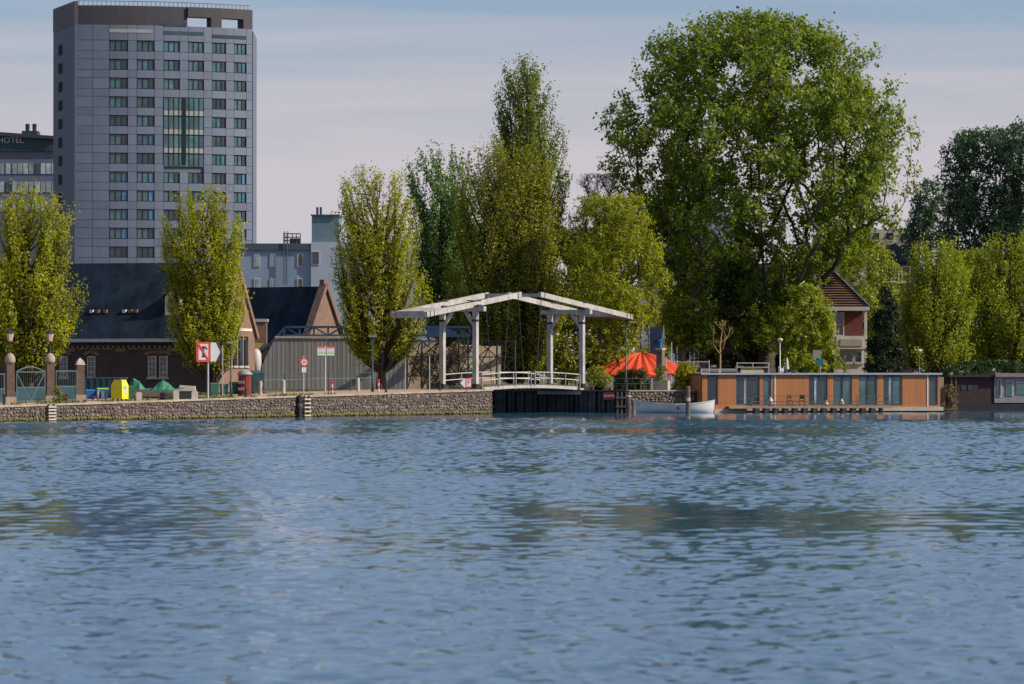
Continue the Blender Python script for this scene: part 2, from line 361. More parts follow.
def rubble(parent, a, b, zb, ztf, sz=.30, nrm=1):
    """real stones proud of a mortar face, between plan points a and b; ztf(u) is the top"""
    a = Vector(a); b = Vector(b); d = (b-a); L = d.length; d.normalize(); n = Vector((d.y, -d.x, 0))*nrm
    mb = MB(); z = zb; row = 0
    while z < 2.4:
        h = sz*random.uniform(.5, .9); x = -random.random()*sz
        while x < L:
            w = sz*random.uniform(.45, 1.5); x1 = min(L, x+w); x0 = max(0, x)
            if x1-x0 > .08 and z+h*.8 < ztf((x0+x1)/2/L):
                cx, cz = (x0+x1)/2, z+h/2+random.uniform(-.07, .07); pr = random.uniform(.03, .11); k = 6
                ring = []; top = []; ph = random.random()*3; hh = random.uniform(.8, 1.3)
                for i in range(k):
                    an = 2*PI*i/k+ph; rx = (x1-x0)/2*.98*random.uniform(.85, 1.12); rz_ = h/2*hh*random.uniform(.85, 1.15)
                    p = a+d*(cx+math.cos(an)*rx); ring.append(Vector((p.x, p.y, cz+math.sin(an)*rz_)))
                    p2 = a+d*(cx+math.cos(an)*rx*.68)+n*pr; top.append(Vector((p2.x, p2.y, cz+math.sin(an)*rz_*.68)))
                mb.add(ring+top, [(i, (i+1) % k, k+(i+1) % k, k+i) for i in range(k)]+[tuple(range(k, 2*k))])
            x = x1+.025
        z += h+.02; row += 1
    return stuff(mb.build('rubble_stones', M['stone'], parent))
M['mortar'] = mat('wall_mortar', (.06, .05, .045), .9, .3); moss_wall(M['mortar'])

w = thing('quay_wall', 'long rubble stone quay wall below the street, rising towards the white bridge', 'wall', (0, 0, 0))
mb = MB(); seg = [-120, -62, -50, -40, -30, -20, -10, TL]
for t0, t1 in zip(seg[:-1], seg[1:]):
    q = [road(t0, QP), road(t1, QP), road(t1, QP-.5), road(t0, QP-.5)]
    zt = [gz(q[0].y)-.12, gz(q[1].y)-.12]; zt = [zt[0], zt[1], zt[1], zt[0]]
    mb.add([(v.x, v.y, -2.5) for v in q]+[(v.x, v.y, z) for v, z in zip(q, zt)],
           [(0, 1, 5, 4), (1, 2, 6, 5), (2, 3, 7, 6), (3, 0, 4, 7), (4, 5, 6, 7)])
q = [road(TL, QP), road(TL, -60), road(TL-.5, -60), road(TL-.5, QP-.51)]
mb.add([(v.x, v.y, -2.5) for v in q]+[(v.x, v.y, 1.77) for v in q], [(0, 1, 5, 4), (1, 2, 6, 5), (2, 3, 7, 6), (3, 0, 4, 7), (4, 5, 6, 7)])
mb.build('wall_core', M['mortar'], w)
A = road(-75, QP); B = road(TL, QP)
rubble(w, A, B, -.15, lambda u: gz(A.y+(B.y-A.y)*u)-.13)
rubble(w, road(TL, QP), road(TL, -8), -.15, lambda u: 1.75, nrm=1)
mb = MB(); x = -80
while x < TL:
    L = random.uniform(.8, 1.2); e = min(TL+.06, x+L); c = road((x+e)/2, QP-.2); z = gz(c.y)
    a_ = road(x, QP-.2); b_ = road(e-.02, QP-.2); a_.z = gz(a_.y)-.055; b_.z = gz(b_.y)-.055
    mb.beam(a_, b_, .56, .13); x += L
stuff(mb.build('coping_stones', M['coping'], w))

w = thing('abutment_wall', 'dark sheet piled wall of the inlet behind and right of the bridge', 'wall', (0, 0, 0))
mb = MB(); q = [road(TR, 6.3), road(TR, -60), road(TR+.4, -60), road(TR+.4, 6.0)]
mb.add([(v.x, v.y, -2.5) for v in q]+[(v.x, v.y, 1.72) for v in q], [(0, 1, 5, 4), (1, 2, 6, 5), (2, 3, 7, 6), (3, 0, 4, 7), (4, 5, 6, 7)])
mb.build('wall_core', M['darkwall'], w)
pm = MB(); pm.add([(0, 0, -2), (.28, 0, -2), (.22, -.06, -2), (.06, -.06, -2), (0, 0, 1.66), (.28, 0, 1.66), (.22, -.06, 1.66), (.06, -.06, 1.66)],
                  [(0, 1, 5, 4), (1, 2, 6, 5), (2, 3, 7, 6), (3, 0, 4, 7), (4, 5, 6, 7)])
pme = pm.mesh('sheet_pile'); pme.materials.append(M['darkwall'])
for k in range(44):
    c = road(TR, 6.1-k*.42); inst(pme, 'sheet_pile', w, c, math.atan2(-DX, DY)+PI)
a_ = road(TR+.1, 6.3, 1.76); b_ = road(TR+.1, -12, 1.76)
MB().beam(a_, b_, .5, .1).build('capping_beam', M['oldwood'], w)
mb = MB()
for k in range(900):
    c = road(TR+random.uniform(-.12, .3), random.uniform(-11, -1.9), 1.8); h = random.uniform(.08, .3); a = random.random()*PI
    mb.add([c+Vector((math.cos(a)*.06, math.sin(a)*.06, 0)), c-Vector((math.cos(a)*.06, math.sin(a)*.06, 0)), c+Vector((random.uniform(-.1, .1), -.1, h))], [(0, 1, 2)])
stuff(tag(mb.build('grass_tufts', M['grass']), 'green grass along the top of the dark wall seen below the bridge deck', 'grass'))

w = thing('bank_wall', 'rubble stone bank wall behind the small white boat', 'wall', (0, 0, 0))
mb = MB()
for a_, b_ in zip(RW[:-1], RW[1:]):
    d = (b_-a_).normalized(); n = Vector((-d.y, d.x, 0))*.5; q = [a_, b_, b_+n, a_+n]
    mb.add([(v.x, v.y, -2.5) for v in q]+[(v.x, v.y, 1.70) for v in q], [(0, 1, 5, 4), (1, 2, 6, 5), (2, 3, 7, 6), (3, 0, 4, 7), (4, 5, 6, 7)])
mb.build('wall_core', M['mortar'], w)
rubble(w, RW[0], RW[1], -.15, lambda u: 1.68)
mb = MB(); 
for k in range(6):
    a_ = RW[0].lerp(RW[1], k/6); b_ = RW[0].lerp(RW[1], (k+.98)/6)
    mb.beam(a_+Vector((0, .15, 1.745)), b_+Vector((0, .15, 1.745)), .5, .09)
stuff(mb.build('coping_stones', M['coping'], w))

# ------------------------------------------------------------ trees
def tubes_mesh(segs, n=5):
    """segs: list of (a, b, ra, rb)"""
    if n > 3:
        big = [q for q in segs if q[2] > .035]; thin = [q for q in segs if q[2] <= .035]
        if big and thin:
            V1, F1 = tubes_mesh(big, 6 if n > 5 else n); V2, F2 = tubes_mesh(thin, 3); return np.concatenate([V1, V2]), np.concatenate([F1, F2+len(V1)])
    k = len(segs); A_ = np.array([s[0] for s in segs]); B_ = np.array([s[1] for s in segs]); ra = np.array([s[2] for s in segs]); rb = np.array([s[3] for s in segs])
    d = B_-A_; d /= np.linalg.norm(d, axis=1, keepdims=True)+1e-9
    up = np.where(np.abs(d[:, 2:3]) < .9, np.array([[0, 0, 1.]]), np.array([[1., 0, 0]]))
    x = np.cross(up, d); x /= np.linalg.norm(x, axis=1, keepdims=True)+1e-9; y = np.cross(d, x)
    an = np.arange(n)*2*PI/n
    off = x[:, None, :]*np.cos(an)[None, :, None]+y[:, None, :]*np.sin(an)[None, :, None]
    V = np.concatenate([A_[:, None]+off*ra[:, None, None], B_[:, None]+off*rb[:, None, None]], 1).reshape(-1, 3)
    i = np.arange(n); j = (i+1) % n; f = np.stack([i, j, j+n, i+n], 1)
    Fc = (f[None]+(np.arange(k)*2*n)[:, None, None]).reshape(-1, 4)
    return V, Fc
def quads_obj(name, V, Fc, m, parent, smooth=False):
    me = bpy.data.meshes.new(name); nv, nf = len(V), len(Fc); k = Fc.shape[1]
    me.vertices.add(nv); me.vertices.foreach_set('co', V.astype(np.float32).ravel())
    me.loops.add(nf*k); me.loops.foreach_set('vertex_index', Fc.astype(np.int32).ravel())
    me.polygons.add(nf); me.polygons.foreach_set('loop_start', np.arange(0, nf*k, k, dtype=np.int32))
    me.update(calc_edges=True); me.materials.append(m)
    if smooth: me.polygons.foreach_set('use_smooth', np.ones(nf, bool))
    o = bpy.data.objects.new(name, me); S.collection.objects.link(o); o.parent = parent; return o
def leaves(P, Nb, size):
    n = len(P); N = rng.normal(size=(n, 3))*.6+Nb; N /= np.linalg.norm(N, axis=1, keepdims=True)
    r = rng.normal(size=(n, 3)); x = np.cross(N, r); x /= np.linalg.norm(x, axis=1, keepdims=True); y = np.cross(N, x)
    s = (size*rng.uniform(.55, 1.25, n))[:, None]
    V = np.stack([P-x*s*.6, P-y*s*.36+N*s*.05, P+x*s*.6, P+y*s*.36-N*s*.08], 1).reshape(-1, 3)
    return V, (np.arange(n)[:, None]*4+np.arange(4)[None])
def fan_tree(name, label, cat, bx0, D, zb, sz, sl, sr, rs, nshoot, nleaf, size, m, depth, trunk_r, fork, bark, group, steep=(1.5, 2.6), tuft=1):
    """vase-shaped tree: long ascending shoots fan out from the trunk, leaf tufts strung along them"""
    H = sz[-1]; z0 = sz[0]; segs = []; kp = []; kd = []; kr = []
    cx = lambda z: np.interp(z, sz, (sl+sr)/2); wd = lambda z: np.interp(z, sz, (sr-sl)/2)
    zt = z0+(H-z0)*.8; N = 14; tr = []
    for k in range(N+1):
        u = k/N; tr.append(np.array([cx(zt)*u**1.5*.8+.15*math.sin(u*6+rs.random()), .12*math.sin(u*5), zt*u]))
    tr = np.array(tr); trr = trunk_r*(1-np.arange(N+1)/N)**.8*.9+.03; trr[0] *= 1.4
    segs += [(tr[k], tr[k+1], trr[k], trr[k+1]) for k in range(N)]
    def tpos(z): return np.array([np.interp(z, tr[:, 2], tr[:, 0]), np.interp(z, tr[:, 2], tr[:, 1]), z])
    shoots = []; ph = rs.random(4)*6.28
    for i in range(nshoot):
        ze = z0+(H-z0)*(rs.random()**.8)*.99; th = rs.random()*6.283
        q = min(1, (rs.random()**.24))*(1-.09*(1+math.sin(3*th+ph[0]+ze*.8)*math.sin(ze*1.9+ph[1]+th))*rs.random())
        w_ = max(.05, wd(ze)+.22*(ze < H-1.5)); e = np.array([cx(ze)+math.cos(th)*q*w_, math.sin(th)*q*w_*depth, ze])
        hd = math.hypot(e[0]-cx(ze), e[1]); zs = max(z0*fork*2.2, min(ze-.6, ze-hd*rs.uniform(*steep)-.3)); zs = min(zs, zt)
        if i > nshoot*.3 and shoots and rs.random() < .6:   # fork off an earlier shoot
            j = rs.integers(0, len(shoots)); P_ = shoots[j]; c = P_[len(P_)//2-1]
            if c[2] < ze-.8 and np.hypot(*(c[:2]-e[:2])) < (ze-c[2])*1.1/steep[0]: a = c
            else: a = tpos(zs)
        else: a = tpos(zs)
        L = np.linalg.norm(e-a); ctl = a+(e-a)*.5; ctl[:2] = a[:2]+(e-a)[:2]*.68; ctl[2] = a[2]+(e-a)[2]*.42; ctl += rs.normal(size=3)*L*.03
        n = max(3, int(L/(.45*tuft))); pts = [a*(1-u)**2+2*u*(1-u)*ctl+e*u*u+rs.normal(size=3)*.03 for u in np.linspace(0, 1, n+1)]; shoots.append(pts)
        r0 = .018+.012*L*tuft**.5
        for k in range(n):
            u = k/n; segs.append((pts[k], pts[k+1], r0*(1-u)+.008, r0*(1-u-1/n)+.008))
            if u > .22 or L < 1.2:
                d = pts[k+1]-pts[k]; d = d/(np.linalg.norm(d)+1e-6)
                for _ in range(2):
                    sd_ = rs.normal(size=3); sd_ -= d*sd_.dot(d); sd_ /= np.linalg.norm(sd_)+1e-6
                    tl = rs.uniform(.15, .5)*(1.1-.5*u)*tuft; te = pts[k+1]+(d*.9+sd_*.75)*tl; segs.append((pts[k+1], te, .011, .005))
                    kp.append((pts[k+1]+te)/2+d*.1); kd.append((d+sd_*.5)); kr.append(tuft**.7*rs.uniform(.6, 1.3)*(.20 if size < .17 else .26))
    kp = np.array(kp); kd = np.array(kd); kr = np.array(kr); kd /= np.linalg.norm(kd, axis=1, keepdims=True)
    root = thing(name, label, cat, (bx0, D, zb), 0, group)
    V, Fc = tubes_mesh(segs, 5); quads_obj('trunk', V, Fc, bark or M['bark'], root, True)
    idx = rs.integers(0, len(kp), nleaf); g1 = np.clip(rs.normal(size=(nleaf, 3)), -1.25, 1.25)*kr[idx][:, None]; al = np.sum(g1*kd[idx], 1, keepdims=True)
    P = kp[idx]+(g1-al*kd[idx])*.85+al*kd[idx]*1.9
    cd_ = P*np.array([1, 1, 0])/max(.5, np.max(sr-sl)/2); cd_[:, 2] = .3+(P[:, 2]-z0)/(H-z0)*.4
    V, Fc = leaves(P, g1/(np.linalg.norm(g1, axis=1, keepdims=True)+1e-6)*.45+cd_*.8, size); quads_obj('crown', V, Fc, m, root)
    return root
def tree(name, label, cat, px, D, sil, nclump, nleaf, size, m, zb=None, depth=.85, trunk_r=.3, slope=.9, fork=.25, crad=.7,
         bark=None, group=None, elong=1.0, seed=0, edge=.28, crown='crown', hollow=.33, twigs=0, gap=.12, window=0, fan=0, steep=(1.5, 2.6), tuft=1):
    rs = np.random.default_rng(seed+1)
    if twigs == 0 and nleaf > 2500: nleaf = int(nleaf*1.5); nclump = int(nclump*1.35)
    zb = zb if zb is not None else (gz(D) if PX(px, D) < 0 else 1.78)
    bx0 = PX(px, D)
    sz = np.array([PZ(s[0], D)-zb for s in sil])[::-1]; sl = np.array([PX(s[1], D)-bx0 for s in sil])[::-1]; sr = np.array([PX(s[2], D)-bx0 for s in sil])[::-1]
    H = sz[-1]; z0 = sz[0]
    if fan: return fan_tree(name, label, cat, bx0, D, zb, sz, sl, sr, rs, fan, nleaf, size, m, depth, trunk_r, fork, bark, group, steep, tuft)
    C = []; wmax = np.max(sr-sl)/2; tries = 0; ph = rs.random(8)*6.28
    mind = crad*.62
    while len(C) < nclump and tries < nclump*120:
        tries += 1
        z = rs.uniform(z0, H); l = np.interp(z, sz, sl); r = np.interp(z, sz, sr); w_ = (r-l)/2; c_ = (r+l)/2
        if rs.random()*wmax > w_+.15*wmax: continue
        th = rs.random()*6.283; q = rs.random()**(hollow*.75)
        lump = 1+edge*(.5*math.sin(3*th+ph[0]+z*.9)+.5*math.sin(5*th+ph[1]-z*1.7)+.4*math.sin(z*2.6+ph[2]+2*th))-edge*.1
        q *= min(1.08, lump)
        ww = max(.05, w_-crad*.12)
        p = np.array([c_+math.cos(th)*q*ww, math.sin(th)*q*ww*depth, min(z, H-crad*.55)])
        if window and abs(p[0]-c_) < .34*w_ and p[1] < .25*w_ and z < z0+(H-z0)*.5 and rs.random() < .85: continue
        gs = crad*2.1
        if math.sin(p[0]/gs*2.1+ph[5]+.8*math.sin(p[2]/gs*1.3))+math.sin(p[2]/gs*2.3+ph[6]+.9*math.sin(p[1]/gs*1.7+ph[7]))+math.sin(p[1]/gs*2.0+p[0]/gs*.9+ph[0]) < -1.5+gap*2: continue
        if C and np.min(np.sum((np.array(C)-p)**2, 1)) < mind*mind: continue
        C.append(p)
    C = np.array(C)
    # skeleton
    zt = z0+(H-z0)*fork; nodes = []; par = []
    lean = np.interp(zt, sz, (sl+sr)/2)
    for k in range(9):
        u = k/8; nodes.append(np.array([lean*u**1.6*.8+.12*math.sin(u*5+ph[3])*u, .1*math.sin(u*4+ph[4])*u, zt*u])); par.append(k-1)
    nn = len(nodes)
    tw_a = []; tw_b = []
    order = np.argsort(C[:, 2]+.35*np.hypot(C[:, 0], C[:, 1])); tipdir = np.zeros_like(C)
    leafnode = []
    for ci in order:
        c = C[ci]; Nn = np.array(nodes); d = c-Nn; hd = np.hypot(d[:, 0], d[:, 1])
        cost = np.linalg.norm(d, axis=1)+3*np.maximum(0, slope*hd-d[:, 2])+np.where(Nn[:, 2] < z0*.75, 2.5, 0)
        k = int(np.argmin(cost)); a = Nn[k]; L = np.linalg.norm(c-a)
        ctl = a+(c-a)*.5; ctl[:2] = a[:2]+(c-a)[:2]*.62; ctl[2] = a[2]+(c[2]-a[2])*.38; ctl += rs.normal(size=3)*L*.04
        last = k; m_ = max(2, min(5, int(L/1.1)+1))
        for j in range(1, m_+1):
            u = j/m_; p = a*(1-u)**2+2*u*(1-u)*ctl+c*u*u; nodes.append(p); par.append(last); last = len(nodes)-1
        tipdir[ci] = (c-ctl)/(np.linalg.norm(c-ctl)+1e-6); leafnode.append(last)
    cnt = np.zeros(len(nodes)); 
    for l in leafnode: cnt[l] += 1
    for k in range(len(nodes)-1, 0, -1): cnt[par[k]] += cnt[k]
    rad = np.maximum(.018, trunk_r*(np.maximum(cnt, 1)/nclump)**.52*.8)
    rad[:3] *= [1.5, 1.15, 1.05]
    segs = [(nodes[par[k]], nodes[k], rad[par[k]] if par[k] < nn and k < nn else min(rad[par[k]], rad[k]*1.35), rad[k]) for k in range(1, len(nodes))]
    for ci in range(len(C)):                 # small twigs through each clump
        for j in range(4+twigs):
            a_ = C[ci]+rs.normal(size=3)*crad*.22; e = a_+(tipdir[ci]*.75+np.array([0, 0, .25])*elong+rs.normal(size=3)*.42)*crad*min(1.15, elong)*.9; e[2] = min(e[2], H-.1)
            segs.append((a_, e, .016, .006)); tw_a.append(a_); tw_b.append(e)
    root = thing(name, label, cat, (bx0, D, zb), 0, group)
    V, Fc = tubes_mesh(segs, 6); quads_obj('trunk', V, Fc, bark or M['bark'], root, True)
    # leaves
    idx = rs.integers(0, len(C), nleaf); off = rs.normal(size=(nleaf, 3)); off /= np.linalg.norm(off, axis=1, keepdims=True)
    off *= (rs.random(nleaf)**.45)[:, None]*crad*(rs.uniform(.7, 1.25, len(C))[idx])[:, None]
    off[:, 2] *= .75
    if elong <= 1 and twigs == 0:            # leaves gather in tufts at the twig ends
        sub = rs.normal(size=(len(C), 6, 3)); sub /= np.linalg.norm(sub, axis=2, keepdims=True); sub *= crad*.85*rs.uniform(.55, 1.1, (len(C), 6, 1))
        q = nleaf*8//10; off[:q] = sub[idx[:q], rs.integers(0, 6, q)]+rs.normal(size=(q, 3))*crad*.17
    if elong > 1:
        td = tipdir[idx]*.5+np.array([0, 0, .75]); td /= np.linalg.norm(td, axis=1, keepdims=True); al = np.sum(off*td, 1, keepdims=True); off = (off-al*td)*.5+al*td*elong*1.25
    P = C[idx]+off
    if twigs == 0:                           # about half of the leaves sit along the twigs
        h = nleaf*(3 if elong <= 1 else 6)//10; ti = rs.integers(0, len(tw_a), h); uu = rs.random(h)[:, None]**.8
        P[-h:] = np.array(tw_a)[ti]*(1-uu)+np.array(tw_b)[ti]*uu*1.0+rs.normal(size=(h, 3))*crad*.17
    out_ = off/(np.linalg.norm(off, axis=1, keepdims=True)+1e-6)+np.array([0, 0, .35])
    cd_ = (P-np.array([np.mean(C[:, 0]), 0, 0]))*np.array([1, 1, 0])/max(.5, wmax); cd_[:, 2] = (P[:, 2]-z0)/(H-z0)*.5
    V, Fc = leaves(P, out_*.7+cd_*.7, size); quads_obj(crown, V, Fc, m, root)
    return root

G_ST = 'upright trees along the quay street'
tree('street_tree', 'upright yellow-green tree behind the lantern pillars at the left', 'tree', 28, 268,
     [(188, 22, 52), (200, -2, 64), (230, -18, 72), (270, -26, 78), (310, -28, 84), (330, -20, 78), (345, 5, 55)], 10, 22500, .165, M['l_yel'],
     trunk_r=.3, slope=1.7, fork=.12, crad=.62, elong=1.5, seed=1, hollow=.42, group=G_ST, fan=170)
tree('street_tree', 'upright tree cut off by the left edge of the picture', 'tree', -62, 262,
     [(200, -80, -40), (240, -105, -18), (290, -112, 1), (335, -108, 2), (352, -80, -20)], 10, 9000, .16, M['l_yel'],
     trunk_r=.28, slope=1.7, fork=.12, crad=.65, elong=1.5, seed=2, group=G_ST, fan=120)
tree('street_tree', 'upright yellow-green tree in front of the brick gable, behind the arrow sign', 'tree', 211, 279,
     [(190, 192, 212), (200, 172, 236), (225, 163, 242), (262, 160, 248), (300, 160, 255), (325, 166, 254), (342, 178, 244), (354, 196, 232)], 10, 21000, .165, M['l_yel'],
     trunk_r=.27, slope=1.9, fork=.10, crad=.58, elong=1.6, seed=3, hollow=.42, group=G_ST, fan=165)
tree('street_tree', 'tall upright yellow-green tree between the route signs and the bridge', 'tree', 380, 301,
     [(168, 362, 396), (180, 340, 408), (210, 333, 418), (250, 330, 424), (290, 330, 430), (322, 334, 432), (342, 345, 424), (356, 362, 408)], 10, 24500, .165, M['l_yel'],
     trunk_r=.34, slope=1.9, fork=.2, crad=.62, elong=1.6, seed=4, hollow=.42, group=G_ST, fan=185)
tree('poplar', 'dark green poplar between the yellow street tree and the broad elm', 'tree', 440, 365,
     [(145, 420, 434), (152, 410, 470), (175, 404, 480), (230, 405, 490), (290, 412, 492), (330, 420, 490)], 10, 19000, .22, M['l_dark'],
     trunk_r=.4, slope=1.4, fork=.3, crad=.95, elong=1.3, seed=5, fan=150)
tree('poplar', 'tallest narrow poplar rising behind the broad elm', 'tree', 533, 352,
     [(53, 522, 533), (68, 507, 542), (90, 497, 556), (125, 493, 564), (165, 496, 568), (210, 500, 570), (260, 505, 572)], 10, 20000, .21, M['l_pop'],
     trunk_r=.4, slope=2.2, fork=.35, crad=.8, elong=1.5, seed=6, fan=150)
tree('elm', 'broad dark olive elm with many stems behind the bridge', 'tree', 517, 328,
     [(138, 490, 530), (150, 468, 548), (185, 452, 562), (230, 444, 572), (280, 440, 574), (325, 446, 566), (350, 466, 552), (372, 490, 542)], 10, 50000, .18, M['l_mid'],
     trunk_r=.42, slope=1.6, fork=.08, crad=.8, elong=1.5, seed=7, hollow=.4, fan=330)
tree('maple', 'yellow-green tree behind the red canvas tent', 'tree', 598, 322,
     [(196, 590, 632), (212, 576, 652), (245, 568, 664), (290, 566, 662), (330, 572, 650), (360, 585, 640)], 230, 20000, .20, M['l_map'],
     trunk_r=.3, slope=.9, fork=.3, crad=.8, seed=8, edge=.6, gap=.3)
tree('bare_tree', 'nearly bare brownish tree top above the yellow-green tree', 'tree', 600, 345,
     [(172, 590, 622), (190, 572, 640), (220, 570, 645), (250, 575, 640)], 130, 2200, .14, M['l_brn'],
     trunk_r=.3, slope=1.0, fork=.5, crad=.7, seed=9, twigs=8)
tree('maple', 'small yellow-green tree between the red tent and the dark brick house', 'tree', 676, 338,
     [(285, 668, 688), (300, 660, 692), (325, 660, 690), (345, 666, 688)], 40, 3200, .18, M['l_yel'], trunk_r=.12, crad=.6, seed=10)
tree('giant_poplar', 'giant spreading poplar towering over the orange houseboat', 'tree', 766, 340,
     [(14, 748, 768), (24, 712, 798), (38, 672, 846), (56, 645, 868), (80, 636, 892), (112, 606, 908), (150, 598, 914), (190, 628, 908), (230, 640, 902),
      (250, 650, 876), (266, 650, 838), (290, 652, 808), (325, 664, 790), (345, 680, 784)], 820, 80000, .30, M['l_big'],
     trunk_r=.95, slope=.85, fork=.62, crad=1.15, seed=11, hollow=.45, edge=.22, depth=.8, gap=.2, window=1)
tree('poplar', 'young bright green poplar shoots at the foot of the giant poplar', 'tree', 806, 334,
     [(284, 796, 808), (298, 784, 824), (320, 776, 834), (350, 774, 836), (372, 778, 834)], 120, 9500, .22, M['l_lit'], trunk_r=.12, crad=.6, seed=12, fork=.1)
tree('birch', 'yellow-green tree behind the tiled house roof', 'tree', 862, 372,
     [(232, 838, 862), (250, 822, 890), (290, 822, 900), (330, 840, 900), (355, 850, 895)], 110, 8500, .24, M['l_lit'], trunk_r=.2, crad=.9, seed=13)
tree('conifer', 'dark conical conifer beside the tiled house', 'conifer', 886, 338,
     [(286, 884, 888), (305, 877, 895), (335, 870, 902), (372, 864, 908)], 110, 11000, .16, M['l_con'], trunk_r=.15, slope=-.2, fork=.9, crad=.42, seed=14, edge=.1)
tree('birch', 'light green drooping tree left of the pair behind the dark houseboat', 'tree', 935, 346,
     [(238, 926, 950), (256, 908, 968), (290, 898, 975), (330, 892, 978), (366, 896, 975)], 10, 20000, .19, M['l_lit'], trunk_r=.2, crad=.75, seed=15, fork=.2, edge=.5, gap=.3, fan=150)
tree('birch', 'light green drooping tree at the right edge behind the dark houseboat', 'tree', 1008, 349,
     [(232, 996, 1022), (250, 975, 1045), (290, 965, 1058), (330, 966, 1060), (366, 972, 1050)], 10, 20000, .19, M['l_lit'], trunk_r=.2, crad=.75, seed=16, fork=.2, edge=.5, gap=.3, fan=150)
G_F = 'dark trees far behind the right bank'
tree('far_poplar', 'small dark far poplar standing left of the large dark trees', 'tree', 930, 425,
     [(180, 924, 936), (192, 914, 946), (215, 908, 952), (250, 906, 955), (300, 906, 955)], 80, 6000, .3, M['l_far'], trunk_r=.3, crad=1.0, seed=17, slope=1.5, group=G_F)
tree('far_poplar', 'large dark blue-green far poplar above the light green trees', 'tree', 985, 415,
     [(130, 972, 998), (140, 950, 1012), (170, 944, 1020), (220, 945, 1024), (280, 945, 1024)], 170, 17000, .3, M['l_far'], trunk_r=.5, crad=1.3, edge=.35, seed=18, slope=1.5, group=G_F)
tree('far_poplar', 'dark far poplar cut off by the right edge of the picture', 'tree', 1035, 410,
     [(122, 1020, 1040), (135, 1004, 1064), (180, 996, 1078), (240, 996, 1080), (290, 1000, 1070)], 150, 14000, .3, M['l_far'], trunk_r=.5, crad=1.3, edge=.35, seed=19, slope=1.5, group=G_F)
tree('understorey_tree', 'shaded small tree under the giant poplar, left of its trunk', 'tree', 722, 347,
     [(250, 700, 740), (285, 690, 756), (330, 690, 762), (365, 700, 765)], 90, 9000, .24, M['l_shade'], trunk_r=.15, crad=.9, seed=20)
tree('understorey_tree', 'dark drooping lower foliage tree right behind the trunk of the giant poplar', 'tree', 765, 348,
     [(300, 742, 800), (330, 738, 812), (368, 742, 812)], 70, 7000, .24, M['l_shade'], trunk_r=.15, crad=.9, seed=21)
tree('bare_sapling', 'pale slim leafless sapling in front of the dark brick house', 'tree', 719, 322,
     [(320, 714, 730), (335, 706, 742), (345, 710, 740)], 12, 60, .12, M['l_yel'], trunk_r=.11, crad=.35, seed=22, bark=M['palebark'], fork=.5)
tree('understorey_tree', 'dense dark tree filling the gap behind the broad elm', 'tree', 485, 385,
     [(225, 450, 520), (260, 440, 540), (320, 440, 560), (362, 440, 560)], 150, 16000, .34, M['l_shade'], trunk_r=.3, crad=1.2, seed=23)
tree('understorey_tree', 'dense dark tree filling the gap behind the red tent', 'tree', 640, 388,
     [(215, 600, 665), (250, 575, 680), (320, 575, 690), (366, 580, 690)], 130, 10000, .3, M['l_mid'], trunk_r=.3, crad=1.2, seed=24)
tree('understorey_tree', 'dark trees beyond the tiled house, above the conifer', 'tree', 905, 392,
     [(285, 850, 900), (310, 820, 940), (345, 800, 960), (368, 800, 960)], 120, 9000, .3, M['l_shade'], trunk_r=.3, crad=1.2, seed=25)

tree('understorey_tree', 'dense olive tree filling the gap behind the right bridge portal', 'tree', 565, 360,
     [(230, 540, 600), (270, 530, 615), (330, 525, 620), (372, 530, 615)], 150, 16000, .3, M['l_mid'], trunk_r=.3, crad=1.1, seed=26)
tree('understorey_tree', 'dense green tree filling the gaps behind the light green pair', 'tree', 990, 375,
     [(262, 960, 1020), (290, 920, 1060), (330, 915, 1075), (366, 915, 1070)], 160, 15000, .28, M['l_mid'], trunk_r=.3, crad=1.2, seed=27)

tree('birch', 'light green drooping tree between the two taller light green trees', 'tree', 972, 351,
     [(250, 955, 985), (270, 935, 1005), (310, 928, 1015), (366, 935, 1010)], 200, 12000, .2, M['l_lit'], trunk_r=.2, crad=.8, seed=28, fork=.2, edge=.4)

def bush(name, label, px, D, y0, y1, hw, m, n=2200, size=.14, zb=None, seed=0, crad=.35, cat='bush'):
    return tree(name, label, cat, px, D, [(y0, px-hw*.3, px+hw*.3), (y0+(y1-y0)*.3, px-hw*.8, px+hw*.8), (y0+(y1-y0)*.7, px-hw, px+hw), (y1, px-hw*.9, px+hw*.9)],
                max(8, int(n/70)), n, size, m, zb=zb, trunk_r=.05, crad=crad, seed=seed, fork=.05, slope=.4, crown='foliage')
bush('grass_bush', 'feathery yellow-green bush left of the orange houseboat', 686, 315, 362, 392, 13, M['l_yel'], 3800, .12, seed=40, zb=1.75)
bush('shrub', 'small green shrub growing in the stone planter', 660, 313.5, 364, 382, 7, M['l_lit'], 900, .1, seed=41, zb=2.5, crad=.22)
bush('shrub', 'dark green hedge under the left side of the red tent', 598, 317, 366, 388, 13, M['l_lit'], 2400, .13, seed=42, zb=1.78)
bush('shrub', 'dark green hedge under the right side of the red tent', 632, 318.5, 369, 389, 20, M['l_shade'], 3600, .13, seed=43, zb=1.78)
bush('shrub', 'leafy green shrub beside the last post of the bridge', 568, 322, 366, 386, 9, M['l_lit'], 1500, .13, seed=44, zb=1.8)
bush('creeper', 'brown dry creeper on the steel frame left of the bridge posts', 428, 313.5, 338, 386, 24, M['l_brn'], 3600, .13, seed=45, crad=.5)
bush('creeper', 'brown dry creeper on the steel frame between the two left bridge posts', 460, 314, 342, 386, 16, M['l_brn'], 2800, .13, seed=46, crad=.5, zb=1.9)
bush('shrub', 'tangled plants between the orange and the dark houseboat', 948, 324, 384, 408, 8, M['l_brn'], 1600, .12, seed=47, zb=.35)
bush('shrub', 'dark shrubs on the bank behind the dark houseboat', 985, 337, 360, 376, 44, M['l_shade'], 5200, .16, seed=48)
